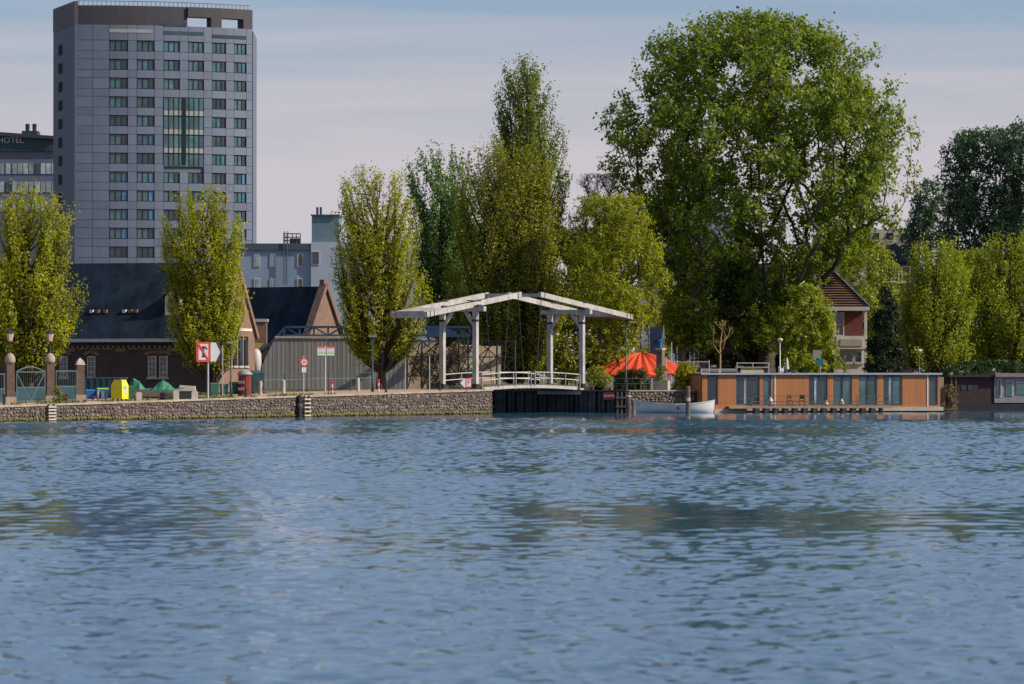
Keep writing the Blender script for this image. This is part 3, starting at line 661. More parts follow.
bush('shrub', 'green shrub on the houseboat roof edge behind the railing', 838, 331, 362, 376, 10, M['l_lit'], 900, .12, seed=49, zb=1.8)
bush('shrub', 'low green weeds beside the second lantern pillar', 57, 257, 383, 402, 4, M['l_lit'], 500, .09, seed=50, crad=.2)
bush('shrub', 'reddish brown weeds at the foot of the railing by the pillars', 63, 258, 392, 402, 6, M['l_brn'], 600, .09, seed=51, crad=.2)
mb = MB()
for k in range(5200):
    t_ = random.uniform(-64, -18); p_ = QP-.62-abs(random.gauss(0, .5)) if random.random() < .35 else random.uniform(-6.2, -4.6)
    if math.sin(t_*.7)+math.sin(t_*1.9+1) < -.2: continue
    c = road(t_, p_); c.z = gz(c.y)-.01; h = random.uniform(.06, .26); a = random.random()*PI; e = Vector((math.cos(a)*.05, math.sin(a)*.05, 0))
    mb.add([c+e, c-e, c+Vector((random.uniform(-.08, .08), random.uniform(-.08, .08), h))], [(0, 1, 2)])
stuff(tag(mb.build('verge_grass', M['grass']), 'tufts of green grass along both edges of the quay street', 'grass'))

# ------------------------------------------------------------ hotel tower (curved front)
TD = 618.0; Rr = 47.6
tw = thing('hotel_tower', 'tall curved grey hotel tower with rows of teal windows', 'building', (PX(76, TD), TD, 1.78))
def arc(px):                                 # plan point and tangent angle on the curved front
    lo, hi = 0, .75
    for _ in range(40):
        m_ = (lo+hi)/2; x = Rr*math.sin(m_); y = Rr*(1-math.cos(m_))
        if (PX(76, TD)+x)/(TD+y)*F+512 < px: lo = m_
        else: hi = m_
    return lo
def ap(a, r=0): return ((Rr+r)*math.sin(a), Rr-(Rr+r)*math.cos(a))
def tz(y): return PZ(y, TD)-1.78
colpx = [76, 92.6, 109.2, 127.6, 136.7, 154.3, 163.5, 179.6, 188.2, 203.7, 211.9, 225.8, 233.8, 246.2, 252]
ca = [arc(p) for p in colpx]
zf = [tz(39.7+18.8*k) for k in range(14)]; wh = 10.8*TD/F; fh = 18.8*TD/F
# core body
N = 16; aa = [ca[0]+(ca[-1]-ca[0])*i/N for i in range(N+1)]
plan = [ap(a, -.35) for a in aa]
rx, ry = ap(ca[-1], -.1); rend = (PX(255.3, 640)-PX(76, TD), 640-TD)
lend = (PX(54.5, 632)-PX(76, TD), 632-TD)
poly = plan+[(rend[0]-.3, rend[1]), (rend[0]-6, rend[1]+14), (lend[0]+3, lend[1]+22), (lend[0]+.2, lend[1])]
mb = MB(); mb.prism([(x, y, 0) for x, y in poly], (0, 0, tz(24)-.3)); mb.build('tower_core', M['panelback'], tw)
def curved(a0, a1, r0, r1, z0, z1, n=2, gap=.03):
    mb = MB(); g_ = gap/Rr; a0 += g_; a1 -= g_; n = max(1, n); vs = []
    for i in range(n+1):
        a = a0+(a1-a0)*i/n
        for r, z in ((r0, z0), (r1, z0), (r1, z1), (r0, z1)): x, y = ap(a, r); vs.append((x, y, z))
    fs = []
    for i in range(n):
        k = i*4
        fs += [(k+j, k+4+j, k+4+(j+1) % 4, k+(j+1) % 4) for j in range(4)]
    fs += [(0, 1, 2, 3), (n*4+3, n*4+2, n*4+1, n*4)]
    mb.add(vs, fs); return mb
import bmesh as _b
def fin(mb, name, m):
    me = mb.mesh(name); b = _b.new(); b.from_mesh(me); _b.ops.recalc_face_normals(b, faces=b.faces); b.to_mesh(me); b.free()
    me.materials.append(m); return me
bay = (6, 9)                                  # columns 6..8 are the glazed bay between floors 3..6
for c in range(14):
    iswin = c in (2, 4, 6, 8, 10, 12)
    w_me = fin(curved(ca[c], ca[c+1], -.3, 0, -wh+.03, -.03), 'panel', M['panel'])
    s_me = fin(curved(ca[c], ca[c+1], -.3, 0, -fh+.03, -wh-.03), 'panel', M['panel'])
    if iswin:
        fm = MB(); a0, a1 = ca[c], ca[c+1]; da = a1-a0
        for u0, u1 in ((0, .05), (.95, 1), (.32, .36), (.66, .70)):
            x = curved(a0+da*u0, a0+da*u1, -.3, -.16, -wh, 0, 1, 0); fm.add(x.v, x.f)
        for z0, z1 in ((-.1, 0), (-wh, -wh+.1)):
            x = curved(a0+da*.05, a0+da*.95, -.3, -.17, z0, z1, 1, 0); fm.add(x.v, x.f)
        f_me = fin(fm, 'window', M['frame'])
        p_me = {k: fin(curved(a0+da*.05, a0+da*.95, -.3, -.24, -wh+.1, -.1, 1, 0), 'pane', M[k]) for k in ('glassteal', 'glassdark', 'glassblue')}
        q_me = {k: fin(curved(a0+da*.68, a0+da*.94, -.3, -.22, -wh+.12, -.12, 1, 0), 'pane', M[k]) for k in ('glassdark', 'glassblue')}
    top = fin(curved(ca[c], ca[c+1], -.3, 0, .03, tz(24)-zf[0]-.05), 'panel', M['panel'])
    inst(top, 'panel', tw, (0, 0, zf[0]))
    for k in range(13):
        inbay = 3 <= k <= 6 and 6 <= c <= 8
        if inbay: continue
        inst(s_me, 'panel', tw, (0, 0, zf[k]))
        if iswin:
            o = inst(f_me, 'window', tw, (0, 0, zf[k])); r = random.random()
            inst(p_me['glassdark' if (r < .1 or k == 11) else 'glassteal'], 'pane', o)
            if k > 0: inst(q_me['glassblue' if (k in (8, 9, 7) and c < 5) or (c == 12 and k in (7, 10, 8)) or r > .93 else 'glassdark'], 'pane', o)
        else: inst(w_me, 'panel', tw, (0, 0, zf[k]))
# glazed bay
z1 = zf[3]; z0 = zf[6]-wh; a0, a1 = ca[6], ca[9]; da = a1-a0
by = MB()
for i in range(9):
    u = i/8; x = curved(a0+da*max(0, u-.008), a0+da*min(1, u+.008), -.3, .08, z0, z1, 1, 0); by.add(x.v, x.f)
x = curved(a0+da*.455, a0+da*.545, -.3, .14, z0, z1, 1, 0); by.add(x.v, x.f)
b_o = by.build('glazed_bay', M['frame'], tw)
for k in range(4):
    for i in range(8):
        if i in (3, 4) and False: continue
        me = fin(curved(a0+da*(i/8+.01), a0+da*((i+1)/8-.01), -.3, .0, zf[3+k]-wh-.35, zf[3+k]-.1, 1, 0), 'pane', M['glassteal'])
        inst(me, 'pane', b_o)
        if k < 3:
            me = fin(curved(a0+da*(i/8+.01), a0+da*((i+1)/8-.01), -.3, .02, zf[3+k]-fh+.1, zf[3+k]-wh-.38, 1, 0), 'spandrel', M['grey'])
            inst(me, 'spandrel', b_o)
# left side face with slit windows, right edge face
sl = Vector((lend[0], lend[1], 0)); s0 = Vector((ap(ca[0])[0], ap(ca[0])[1], 0)); d = (sl-s0); L = d.length; d.normalize(); n = Vector((d.y, -d.x, 0))
if n.y > 0: n = -n
ang = math.atan2(d.y, d.x)
def facade(mb, o, d, u0, u1, z0, z1, th):
    c = o+d*((u0+u1)/2); mb.box((c.x, c.y, (z0+z1)/2), (u1-u0, th, z1-z0), math.atan2(d.y, d.x)); return mb
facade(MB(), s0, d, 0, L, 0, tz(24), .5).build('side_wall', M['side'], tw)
sw = MB().box((0, 0, 0), (L*.17, .3, wh*.95), ang); me = fin(sw, 'slit_window', M['frame'])
for k in range(13):
    c = s0+d*(L*.66)+n*.16; inst(me, 'slit_window', tw, (c.x, c.y, zf[k]-wh*.5))
r0 = Vector((rx, ry, 0)); r1 = Vector((rend[0], rend[1], 0)); dr = (r1-r0); Lr = dr.length; dr.normalize()
facade(MB(), r0, dr, 0, Lr, 0, tz(26), .4).build('side_wall', M['panel'], tw)
# crown of the tower
cz0, cz1 = tz(24)-.02, tz(4.5)
x = curved(ca[0]-.0, ca[8], -14, -.6, cz0, cz1, 8, 0)
x.build('penthouse', M['crown'], tw)
facade(MB(), s0+Vector((0, 0, 0)), d, 0, L, cz0, cz1+.6, .6).build('penthouse_side', M['crown'], tw)
fr = MB()
for c0, c1, z0, z1 in ((ca[8], ca[14]+.004, tz(14.5), cz1), (arc(211.5), arc(222), cz0, tz(14.5)), (arc(244), ca[14]+.004, cz0, tz(14.5))):
    y_ = curved(c0, c1, -2.2, -.2, z0, z1, 4, 0); fr.add(y_.v, y_.f)
fr.build('roof_frame', M['crown'], tw)
x = curved(ca[8], arc(211), -9, -8, cz0, tz(17), 3, 0)
for p0, p1, y0, y1 in ((109, 152, 28.5, 32), (163.5, 203, 29.5, 33), (212, 246, 31.5, 35), (163.5, 186, 21, 25)):
    curved(arc(p0), arc(p1), -.3, .06, tz(y1), tz(y0), 4, 0).build('recessed_strip', M['glassdark'] if p0 > 150 else M['grey'], tw)
rm = MB()
for k in range(40):
    a = ca[0]+(ca[-1]-ca[0])*(k+.5)/40; x_, y_ = ap(a, -.8); rm.tube((x_, y_, cz1), (x_, y_, cz1+.7), .04, n=4)
x = curved(ca[0], ca[-1], -.85, -.77, cz1+.66, cz1+.74, 16, 0); rm.add(x.v, x.f)
rm.build('roof_railing', M['black'], tw)

# ------------------------------------------------------------ low wing of the hotel, far left
HD = 700.0
hb = thing('hotel_wing', 'lower grey hotel wing with a dark top storey left of the tower', 'building', (PX(0, HD), HD, 1.78))
def hz(y): return PZ(y, HD)-1.78
def hx(p): return PX(p, HD)-PX(0, HD)
MB().bx(hx(-60), hx(60), 0, 18, 0, hz(151)).build('wall', M['panel'], hb)
mb = MB().prism([(hx(-60), -.5, hz(151)), (hx(60), -.5, hz(151)), (hx(60), -.5, hz(138)), (hx(-60), -.5, hz(133))], (0, 17, 0)); mb.build('top_storey', M['tealdark'], hb)
mb = MB().prism([(hx(-60), -1.2, hz(133)), (hx(60), -1.2, hz(139.5)), (hx(60), -1.2, hz(136.5)), (hx(-60), -1.2, hz(128))], (0, 19, 0)); mb.build('roof', M['crown'], hb)
MB().bx(hx(20), hx(36), 2, 6, hz(134), hz(130)).build('roof_unit', M['tealdark'], hb)
for p in (24.5, 31.5): MB().lathe([(.35, 0), (.4, 1.1), (.5, 1.2), (.2, 1.4)], 8, (hx(p), 4, hz(130))).build('flue', M['black'], hb)
text_mesh('E HOTEL', 1.5, 'lettering', M['galv'], hb, (hx(7.5), -.6, hz(140.5)), ext=.08)
wf = fin(MB().bx(-.42, .42, -.12, .1, -.95, .95), 'window', M['glasslight']); wd = fin(MB().bx(-.42, .42, -.12, .1, -.95, .95), 'window', M['glassdark'])
for y in (168.5, 187, 206):
    for j, p in enumerate((1.5, 8, 14.5, 20, 25.5, 31, 37.5, 43, 48.5, 54)):
        inst(wd if (j in (6,) and y < 170) or (j == 1 and y > 180) else wf, 'window', hb, (hx(p), 0, hz(y)))
for p in (5, 16, 28, 50): MB().bx(hx(p-3.5), hx(p+3.5), -.1, .2, hz(157.5), hz(154.8)).build('balcony_slot', M['glassdark'], hb)

# ------------------------------------------------------------ blue grey modern building
ND = 450.0
nb = thing('modern_building', 'blue-grey flat roofed block with a teal plant room behind the brick roofs', 'building', (PX(246, ND), ND, 1.78))
def nzf(y): return PZ(y, ND)-1.78
def nxf(p): return PX(p, ND)-PX(246, ND)
MB().bx(nxf(215), nxf(311), 0, 14, 0, nzf(245)).build('wall', M['bluewall'], nb)
MB().bx(nxf(215), nxf(311), -.25, 0, nzf(250), nzf(243.5)).build('parapet', M['side'], nb)
MB().bx(nxf(311), nxf(460), -.3, 14, 0, nzf(242)).build('wall', mat('sunlit_blue_render', (.32, .39, .49), .75, .1, .2), nb)  # lit part of the block: sunlight put into a paler render colour
MB().bx(nxf(311), nxf(338), 1.5, 9, nzf(242), nzf(215)).build('plant_room', mat('teal_plant_cladding', (.10, .17, .21), .6, .1), nb)
MB().bx(nxf(310), nxf(339), 1.2, 9.2, nzf(215), nzf(214)).build('plant_room_roof', M['side'], nb)
for p in (316, 319.5): MB().tube((nxf(p), 3, nzf(214)), (nxf(p), 3, nzf(206)), .14).build('vent_pipe', M['tealdark'], nb)
mb = MB()
for p in (284, 287.5, 292, 296, 300):
    mb.tube((nxf(p), .6, nzf(243.5)), (nxf(p), .6, nzf(231 if p < 290 else 233)), .06, n=5)
for y in (233.5, 237, 240.5): mb.tube((nxf(284), .6, nzf(y)), (nxf(300), .6, nzf(y)), .06, n=5)
mb.build('roof_railing', M['black'], nb)
MB().bx(nxf(289), nxf(299), 1, 2.5, nzf(243), nzf(238)).build('air_unit', M['black'], nb)
mb = MB()
for p in (283.8, 287.2): mb.tube((nxf(p), -.35, nzf(285)), (nxf(p), -.35, nzf(233)), .05, n=5)
for k in range(26): mb.tube((nxf(283.8), -.35, nzf(284-k*2)), (nxf(287.2), -.35, nzf(284-k*2)), .04, n=4)
mb.build('wall_ladder', M['side'], nb)
for y0, y1, ps in ((253.5, 267, (257, 273, 300, 326, 342, 360, 378, 396, 414, 432)), (278, 289, (257, 273, 300, 314, 326, 342, 360, 378, 396, 414, 432))):
    for p in ps:
        o = MB().bx(nxf(p-2.9), nxf(p+2.9), -.08, .05, nzf(y1), nzf(y0)).build('window', M['white'] if p < 430 else M['white'], nb)
        MB().bx(nxf(p-1.2 if p < 305 else p-2.2), nxf(p+2.3), -.11, -.079, nzf(y1-.9), nzf(y0+.9)).build('pane', M['glasslight'] if p < 280 else M['glassdark'], o)
o = MB().bx(nxf(311.5), nxf(320), -.38, -.25, nzf(265), nzf(251)).build('window', M['white'], nb)
MB().bx(nxf(312.5), nxf(319), -.42, -.37, nzf(264), nzf(252)).build('pane', M['glassdark'], o)

# ------------------------------------------------------------ brick school building
bd = Vector((.96, -.28, 0)); bg_ = Vector((.28, .96, 0)); BC = Vector((PX(216, 288), 288, 0))
br = thing('brick_building', 'long brick building with a shade-dark front, steep slate roof and white gutter', 'building', (BC.x, BC.y, gz(288)), math.atan2(-.28, .96))
g0 = gz(288)      # local: x from 0 (right corner) to -62, y into depth
EZ = 5.75-g0; RZ = 11.3-g0; DEP = 8.2
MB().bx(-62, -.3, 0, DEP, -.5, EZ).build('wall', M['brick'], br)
mb = MB().prism([(-.3, 0, -.5), (-.3, DEP, -.5), (-.3, DEP, EZ), (-.3, DEP/2, RZ), (-.3, 0, EZ)], (.35, 0, 0)); mb.build('gable_wall', M['brickwarm_lit'], br)
mb = MB().prism([(-62, -.5, EZ-.1), (-62, DEP/2, RZ+.15), (-62, DEP+.5, EZ-.1), (-62, DEP+.5, EZ-.3), (-62, DEP/2, RZ-.05), (-62, -.5, EZ-.3)], (61.6, 0, 0)); roof = mb.build('roof', M['slate'], br)
MB().bx(-62, -.1, -.75, -.5, EZ-.3, EZ-.06).build('gutter', M['galv'], br)
mb = MB()
for s_ in (-1, 1):
    a_ = (-.05, DEP/2, RZ+.35); b_ = (-.05, DEP/2+s_*(DEP/2+.5), EZ+.05); mb.beam(a_, b_, .5, .35)
mb.build('gable_coping', M['brickwarm_lit'], br)
mb = MB()
for k in range(150): mb.bx(-61.5+k*.41, -61.5+k*.41+.2, -.12, 0, EZ-.75, EZ-.55)
mb.build('brick_cornice', M['brickwarm_lit'], br)
mb = MB()
for k in range(60): mb.bx(-61+k*1.02, -61+k*1.02+.85, -.05, 0, 3.2 if k % 4 else 3.05, 3.32)
mb.build('brick_band', M['brickwarm_lit'], br)
def blx(px):                                  # px -> local x on the front wall
    k = (px-512)/F; return (k*BC.y-BC.x)/(.96+.28*k)
def window_at(par, x, z0, z1, w, y=0, cols=2, rws=4, fm='whitewood', gm='glassdark', d=.08):
    o = MB(); bw = .09
    o.bx(x-w/2, x-w/2+bw, y-d, y, z0, z1).bx(x+w/2-bw, x+w/2, y-d, y, z0, z1)
    o.bx(x-w/2+bw, x+w/2-bw, y-d, y, z1-bw, z1).bx(x-w/2+bw, x+w/2-bw, y-d, y, z0, z0+bw)
    for i in range(1, cols): xx = x-w/2+w*i/cols; o.bx(xx-.03, xx+.03, y-d+.01, y, z0+bw, z1-bw)
    for i in range(1, rws): zz = z0+(z1-z0)*i/rws; o.bx(x-w/2+bw, x+w/2-bw, y-d+.02, y, zz-.03, zz+.03)
    f = o.build('window', M[fm], par)
    MB().bx(x-w/2+bw, x+w/2-bw, y-.03, y+.02, z0+bw, z1-bw).build('pane', M[gm], f)
    MB().bx(x-w/2-.1, x+w/2+.1, y-.14, y, z0-.12, z0-.003).build('sill', M['concrete'], f)
    return f
wz0, wz1 = PZ(377.5, 290)-g0, PZ(356, 290)-g0
for p in (64, 91.5, 152.5, 163.7):
    x = blx(p); window_at(br, x, wz0, wz1, .66)
    mb = MB()
    for i in range(7):
        a = PI*(.2+.6*i/6); mb.box((x+math.cos(a)*.62, -.05, wz1-.1+math.sin(a)*.42), (.14, .1, .26), M=Matrix.Rotation(-(a-PI/2), 3, 'Y'))
    mb.build('window_arch', M['brickwarm_lit'], br)
for k, p in enumerate((86, 92, 100, 119, 125, 130.5)):
    x = blx(p); z = PZ(313, 293)-g0; yy = (z-EZ)/(RZ-EZ)*(DEP/2)-.4
    v = MB().box((x, yy+.1, z+.1), (.26, .3, .24)).build('roof_vent', M['brickwarm_lit'] if k % 3 else M['cream'], br)
x = blx(168); z = PZ(316, 291)-g0; yy = (z-EZ)/(RZ-EZ)*(DEP/2)-.3
dm = MB().prism([(x-.6, yy, z), (x+.6, yy, z), (x+.6, yy, z+1.4), (x, yy, z+2.0), (x-.6, yy, z+1.4)], (0, 2.2, 0)).build('dormer', M['cream'], br)
mb = MB().beam((x, yy-.1, z+2.08), (x, yy+2.3, z+2.08), .1, .1)
mb.prism([(x-.75, yy-.12, z+1.32), (x, yy-.12, z+2.05), (x+.75, yy-.12, z+1.32), (x+.75, yy-.12, z+1.42), (x, yy-.12, z+2.18), (x-.75, yy-.12, z+1.42)], (0, 2.4, 0)); mb.build('dormer_roof', M['slate'], dm)
MB().bx(x-.35, x+.35, yy-.04, yy, z+.3, z+1.3).build('dormer_window', M['glassdark'], dm)
for k, yy in enumerate((1.4, 2.6, 3.8, 5.0, 6.2)):
    o = MB().bx(.05, .12, yy-.4, yy+.4, 2.0, 4.2).build('window', M['frame'], br)
    MB().bx(.11, .14, yy-.3, yy+.3, 2.15, 4.05).build('pane', M['glassdark'], o)
    MB().bx(.05, .18, yy-.5, yy+.5, 1.85, 1.99).build('sill', M['concrete'], o)
MB().bx(.05, .13, 0.8, 7.4, 4.6, 4.8).build('string_course', M['cream'], br)

# second brick house, gable in the sunlit brick tone to the right
b2r = math.atan2(-DX, DY)
AP = at(325, 319); b2 = thing('gabled_house', 'brick house with dark slate roof and sunlit orange gable behind the grey sheet wall', 'house', (AP.x, AP.y, 1.9), b2r)
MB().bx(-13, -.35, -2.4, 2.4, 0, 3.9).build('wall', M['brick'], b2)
mb = MB().prism([(-.35, -2.4, 0), (-.35, 2.4, 0), (-.35, 2.4, 3.9), (-.35, 0, 8.2), (-.35, -2.4, 3.9)], (.35, 0, 0)); mb.build('gable_wall', M['brickwarm_lit'], b2)
mb = MB().prism([(-13, -2.7, 3.7), (-13, 0, 8.35), (-13, 2.7, 3.7), (-13, 2.7, 3.5), (-13, 0, 8.15), (-13, -2.7, 3.5)], (12.6, 0, 0)); mb.build('roof', M['slate'], b2)
mb = MB(); mb.beam((-.1, 0, 8.5), (-.1, -2.7, 3.85), .7, .3); mb.beam((-.1, 0, 8.5), (-.1, 2.7, 3.85), .7, .3); mb.build('gable_coping', M['brickwarm_lit'], b2)
MB().bx(-.4, .05, -.22, .22, 8.4, 8.9).build('chimney', M['brickwarm_lit'], b2)
for yy in (-1.2, 1.2): 
    o = MB().bx(0, .06, yy-.4, yy+.4, 1.2, 3.0).build('window', M['whitewood'], b2); MB().bx(.05, .09, yy-.3, yy+.3, 1.3, 2.9).build('pane', M['glassdark'], o)
# white dormer house peeking between the roofs, and the brown block
wh_ = thing('white_gable', 'small white gabled house end with a dark window between the two slate roofs', 'house', at(265, 330, 1.9))
def wzz(y): return PZ(y, 330)-1.9
MB().prism([(-1.1, 0, 0), (.75, 0, 0), (.75, 0, wzz(302)), (-.2, 0, wzz(293)), (-1.1, 0, wzz(302))], (0, 6, 0)).build('wall', M['cream'], wh_)
MB().prism([(-1.2, -.15, wzz(303)), (-.2, -.15, wzz(293)), (.9, -.15, wzz(303)), (.9, -.15, wzz(301)), (-.2, -.15, wzz(291)), (-1.2, -.15, wzz(301))], (0, 6.3, 0)).build('roof', M['side'], wh_)
MB().bx(-.75, -.15, -.06, 0, wzz(318), wzz(304)).build('window', M['glassdark'], wh_)
ch = thing('chimney_block', 'square brown plastered chimney block beside the grey sheet wall', 'chimney', at(260, 313, 1.85))
MB().bx(-.55, .55, -.5, .5, 0, PZ(322, 313)-1.85).build('shaft', M['concrete' if 0 else 'brickwarm_lit'], ch)
MB().bx(-.65, .65, -.6, .6, PZ(322, 313)-1.85, PZ(319, 313)-1.85).build('cap', M['concrete'], ch)

# ------------------------------------------------------------ grey sheet wall, truss, white tank
sh = thing('sheet_wall', 'grey-green corrugated sheet wall with a slanted left edge', 'wall', at(262, 307, 1.85))
def sx(p): return PX(p, 307)-PX(262, 307)
def szz(y): return PZ(y, 307)-1.85
edges = [262+k*13 for k in range(12)]; 
for k in range(11):
    x0, x1 = sx(edges[k])+.02, sx(edges[k+1])-.02; zt = szz(338.5)
    mb = MB(); nrib = 6
    for i in range(nrib):
        u0 = x0+(x1-x0)*i/nrib; u1 = x0+(x1-x0)*(i+1)/nrib
        zt0 = zt if k else szz(365)+(zt-szz(365))*i/nrib; zt1 = zt if k else szz(365)+(zt-szz(365))*(i+1)/nrib
        dpt = .014 if i % 2 else 0
        mb.prism([(u0, -dpt, 0), (u1, -dpt, 0), (u1, -dpt, zt1), (u0, -dpt, zt0)], (0, .1+dpt*.5, 0))
    mb.build('sheet_panel', M['shed'], sh)
MB().bx(sx(275), sx(405), -.1, .14, szz(338.3), szz(336)).build('capping', M['concrete'], sh)
MB().bx(sx(275), sx(405), .2, 5, 0, szz(340)).build('shed_body', M['grey'], sh)
tr = thing('steel_truss', 'dark blue steel lattice truss running above the grey sheet wall', 'truss', at(262, 309, 1.85))
mb = MB(); x0, x1 = PX(285, 309)-PX(262, 309), PX(470, 309)-PX(262, 309); za, zb_ = PZ(335.5, 309)-1.85, PZ(327, 309)-1.85
for z in (za, zb_):
    mb.beam((x0, 0, z), (x1, 0, z), .17, .17); mb.beam((x0, 1.2, z), (x1, 1.2, z), .14, .14)
nbay = 13
for i in range(nbay):
    u0 = x0+(x1-x0)*i/nbay; u1 = x0+(x1-x0)*(i+1)/nbay
    for y in (0, 1.2):
        mb.beam((u0, y, za if i % 2 else zb_), (u1, y, zb_ if i % 2 else za), .09, .09); mb.beam((u1, y, za), (u1, y, zb_), .08, .08)
    mb.beam((u0, 0, zb_), (u1, 1.2, zb_), .07, .07)
mb.build('truss_girder', M['darkblue'], tr)
mb = MB()
xa, za2 = PX(250, 309)-PX(262, 309), PZ(365, 309)-1.85
for y in (0, 1.2):
    mb.beam((x0, y, zb_), (xa, y, za2), .13, .13); mb.beam((x0, y, za), (xa+1.0, y, za2-.2), .1, .1); mb.beam((xa, y, za2), (xa, y, 0), .12, .12)
    mb.beam((xa+.9, y, za2+1.4), (xa+.9, y, 0), .1, .1)
    for i in range(4):
        u = i/4; mb.beam((x0+(xa-x0)*u, y, zb_+(za2-zb_)*u), (x0+(xa+1-x0)*(u+.12), y, za+(za2-.2-za)*(u+.12)), .07, .07)
mb.build('truss_leg', M['darkblue'], tr)
mb = MB()
for p in (285, 345, 405, 468): u = PX(p, 309)-PX(262, 309); mb.beam((u, .6, 0), (u, .6, za), .15, .15)
mb.build('truss_support', M['darkblue'], tr)
fs_ = thing('steel_framework', 'dark braced steel framework standing behind the left half of the bridge', 'framework', at(405, 311, 1.85))
def fx(p): return PX(p, 311)-PX(405, 311)
def fzz(y): return PZ(y, 311)-1.85
cols_ = [407, 422, 440, 459, 478, 497, 515]
for i, p in enumerate(cols_): MB().tube((fx(p), 0, 0), (fx(p), 0, fzz(340)), .09, n=6).build('column', M['black'], fs_)
for y in (341, 357, 376): MB().beam((fx(407), 0, fzz(y)), (fx(515), 0, fzz(y)), .1, .1).build('rail', M['black'], fs_)
for i in range(6):
    for (ya, yb) in ((341, 357), (357, 376)):
        MB().beam((fx(cols_[i]), .05, fzz(ya)), (fx(cols_[i+1]), .05, fzz(yb)), .08, .08).build('brace', M['black'], fs_)
        MB().beam((fx(cols_[i]), -.05, fzz(yb)), (fx(cols_[i+1]), -.05, fzz(ya)), .08, .08).build('brace', M['black'], fs_)
for i in range(5): MB().beam((fx(407+i*15), .9, 0), (fx(420+i*18), .9, fzz(342)), .09, .09).build('raking_strut', M['black'], fs_)
cv = thing('canvas_screen', 'sand coloured panelled screen behind the steel framework and bridge', 'screen', at(400, 316.5, 1.8), .3)
for k in range(5):
    x0 = k*1.72; x1 = x0+1.69
    MB().bx(x0, x1, 0, .12, 0, PZ(345+(k % 3), 318)-1.8).build('screen_panel', M['tan'], cv)
bl = thing('arched_shed_roof', 'small blue arched roof behind the posts of the left bridge portal', 'roof', at(447, 318, 1.85))
mb = MB().prism([(-1.6, 0, PZ(337, 318)-1.85), (1.0, 0, PZ(337, 318)-1.85), (.7, 0, PZ(332, 318)-1.85), (0, 0, PZ(328, 318)-1.85), (-1.0, 0, PZ(327, 318)-1.85), (-1.6, 0, PZ(330, 318)-1.85)], (0, 3, 0)); mb.build('roof_shell', M['darkblue'], bl)
mb = MB(); 
for x in (-1.5, .9): mb.beam((x, 1, 0), (x, 1, PZ(337, 318)-1.85), .12, .12)
mb.build('post', M['darkblue'], bl)
tk = thing('storage_tank', 'white upright tank in front of the ochre board by the grey sheet wall', 'tank', at(256, 298.5, 1.85))
MB().lathe([(.1, PZ(372, 300)-1.95), (.36, PZ(370, 300)-1.85), (.42, PZ(362, 300)-1.85), (.40, PZ(354, 300)-1.85), (.25, PZ(350, 300)-1.85), (.05, PZ(349, 300)-1.85)], 14).build('tank_body', M['white'], tk, smooth=True)
mb = MB()
for a in range(4): mb.tube((.3*math.cos(a*1.57), .3*math.sin(a*1.57), 0), (.3*math.cos(a*1.57), .3*math.sin(a*1.57), 1.2), .04, n=5)
mb.build('stand', M['darkblue'], tk)
tag(MB().prism([(-1.0, 0, PZ(374, 303)-1.85), (.2, 0, PZ(374, 303)-1.85), (.2, 0, PZ(366, 303)-1.85), (1.7, 0, PZ(344, 303)-1.85), (-.6, 0, PZ(342, 303)-1.85), (-1.0, 0, PZ(350, 303)-1.85)], (0, .1, 0))
    .build('ochre_board', M['ochre'], None, at(262, 309.2, 1.85)), 'ochre yellow board behind the white tank and blue truss leg', 'board')

# ------------------------------------------------------------ the drawbridge
BR = thing('drawbridge', 'white wooden double-leaf drawbridge with two portals and balance beams', 'bridge', (O.x, O.y, 0), ROADROT)
PW = 1.5; SP = 16.2; DZ = 2.08
post_me = MB().box((0, 0, 3.05), (.36, .36, 6.1)); post_me = fin(post_me, 'post', M['whitewood'])
foot_me = fin(MB().box((0, 0, .16), (.48, .48, .34)), 'iron_shoe', M['black'])
band_me = fin(MB().box((0, 0, 5.2), (.41, .41, .16)), 'iron_band', M['black'])
bear_me = fin(MB().box((0, 0, 0), (.9, .42, .09)), 'bearing', M['black'])
for tpos in (0, SP):
    for s_ in (-1, 1):
        inst(bear_me, 'bearing', BR, (tpos, s_*PW, 8.30))
        o = inst(post_me, 'post', BR, (tpos, s_*PW, DZ-.1)); inst(foot_me, 'iron_shoe', o)
        inst(band_me, 'iron_band', o, (0, 0, 0))
        o = MB().beam((tpos, s_*(PW-.1), 6.75), (tpos, s_*(PW-.95), 7.95), .2, .24); o.build('brace', M['whitewood'], BR)
        MB().tube((tpos-.3, s_*(PW+.35), 8.32), (tpos+.3, s_*(PW+.35), 8.32), .09).build('pivot', M['black'], BR)
    MB().box((tpos, 0, 8.07), (.38, 2*PW+1.7, .36)).build('crossbeam', M['whitewood'], BR)
def zb(u, side): return 0
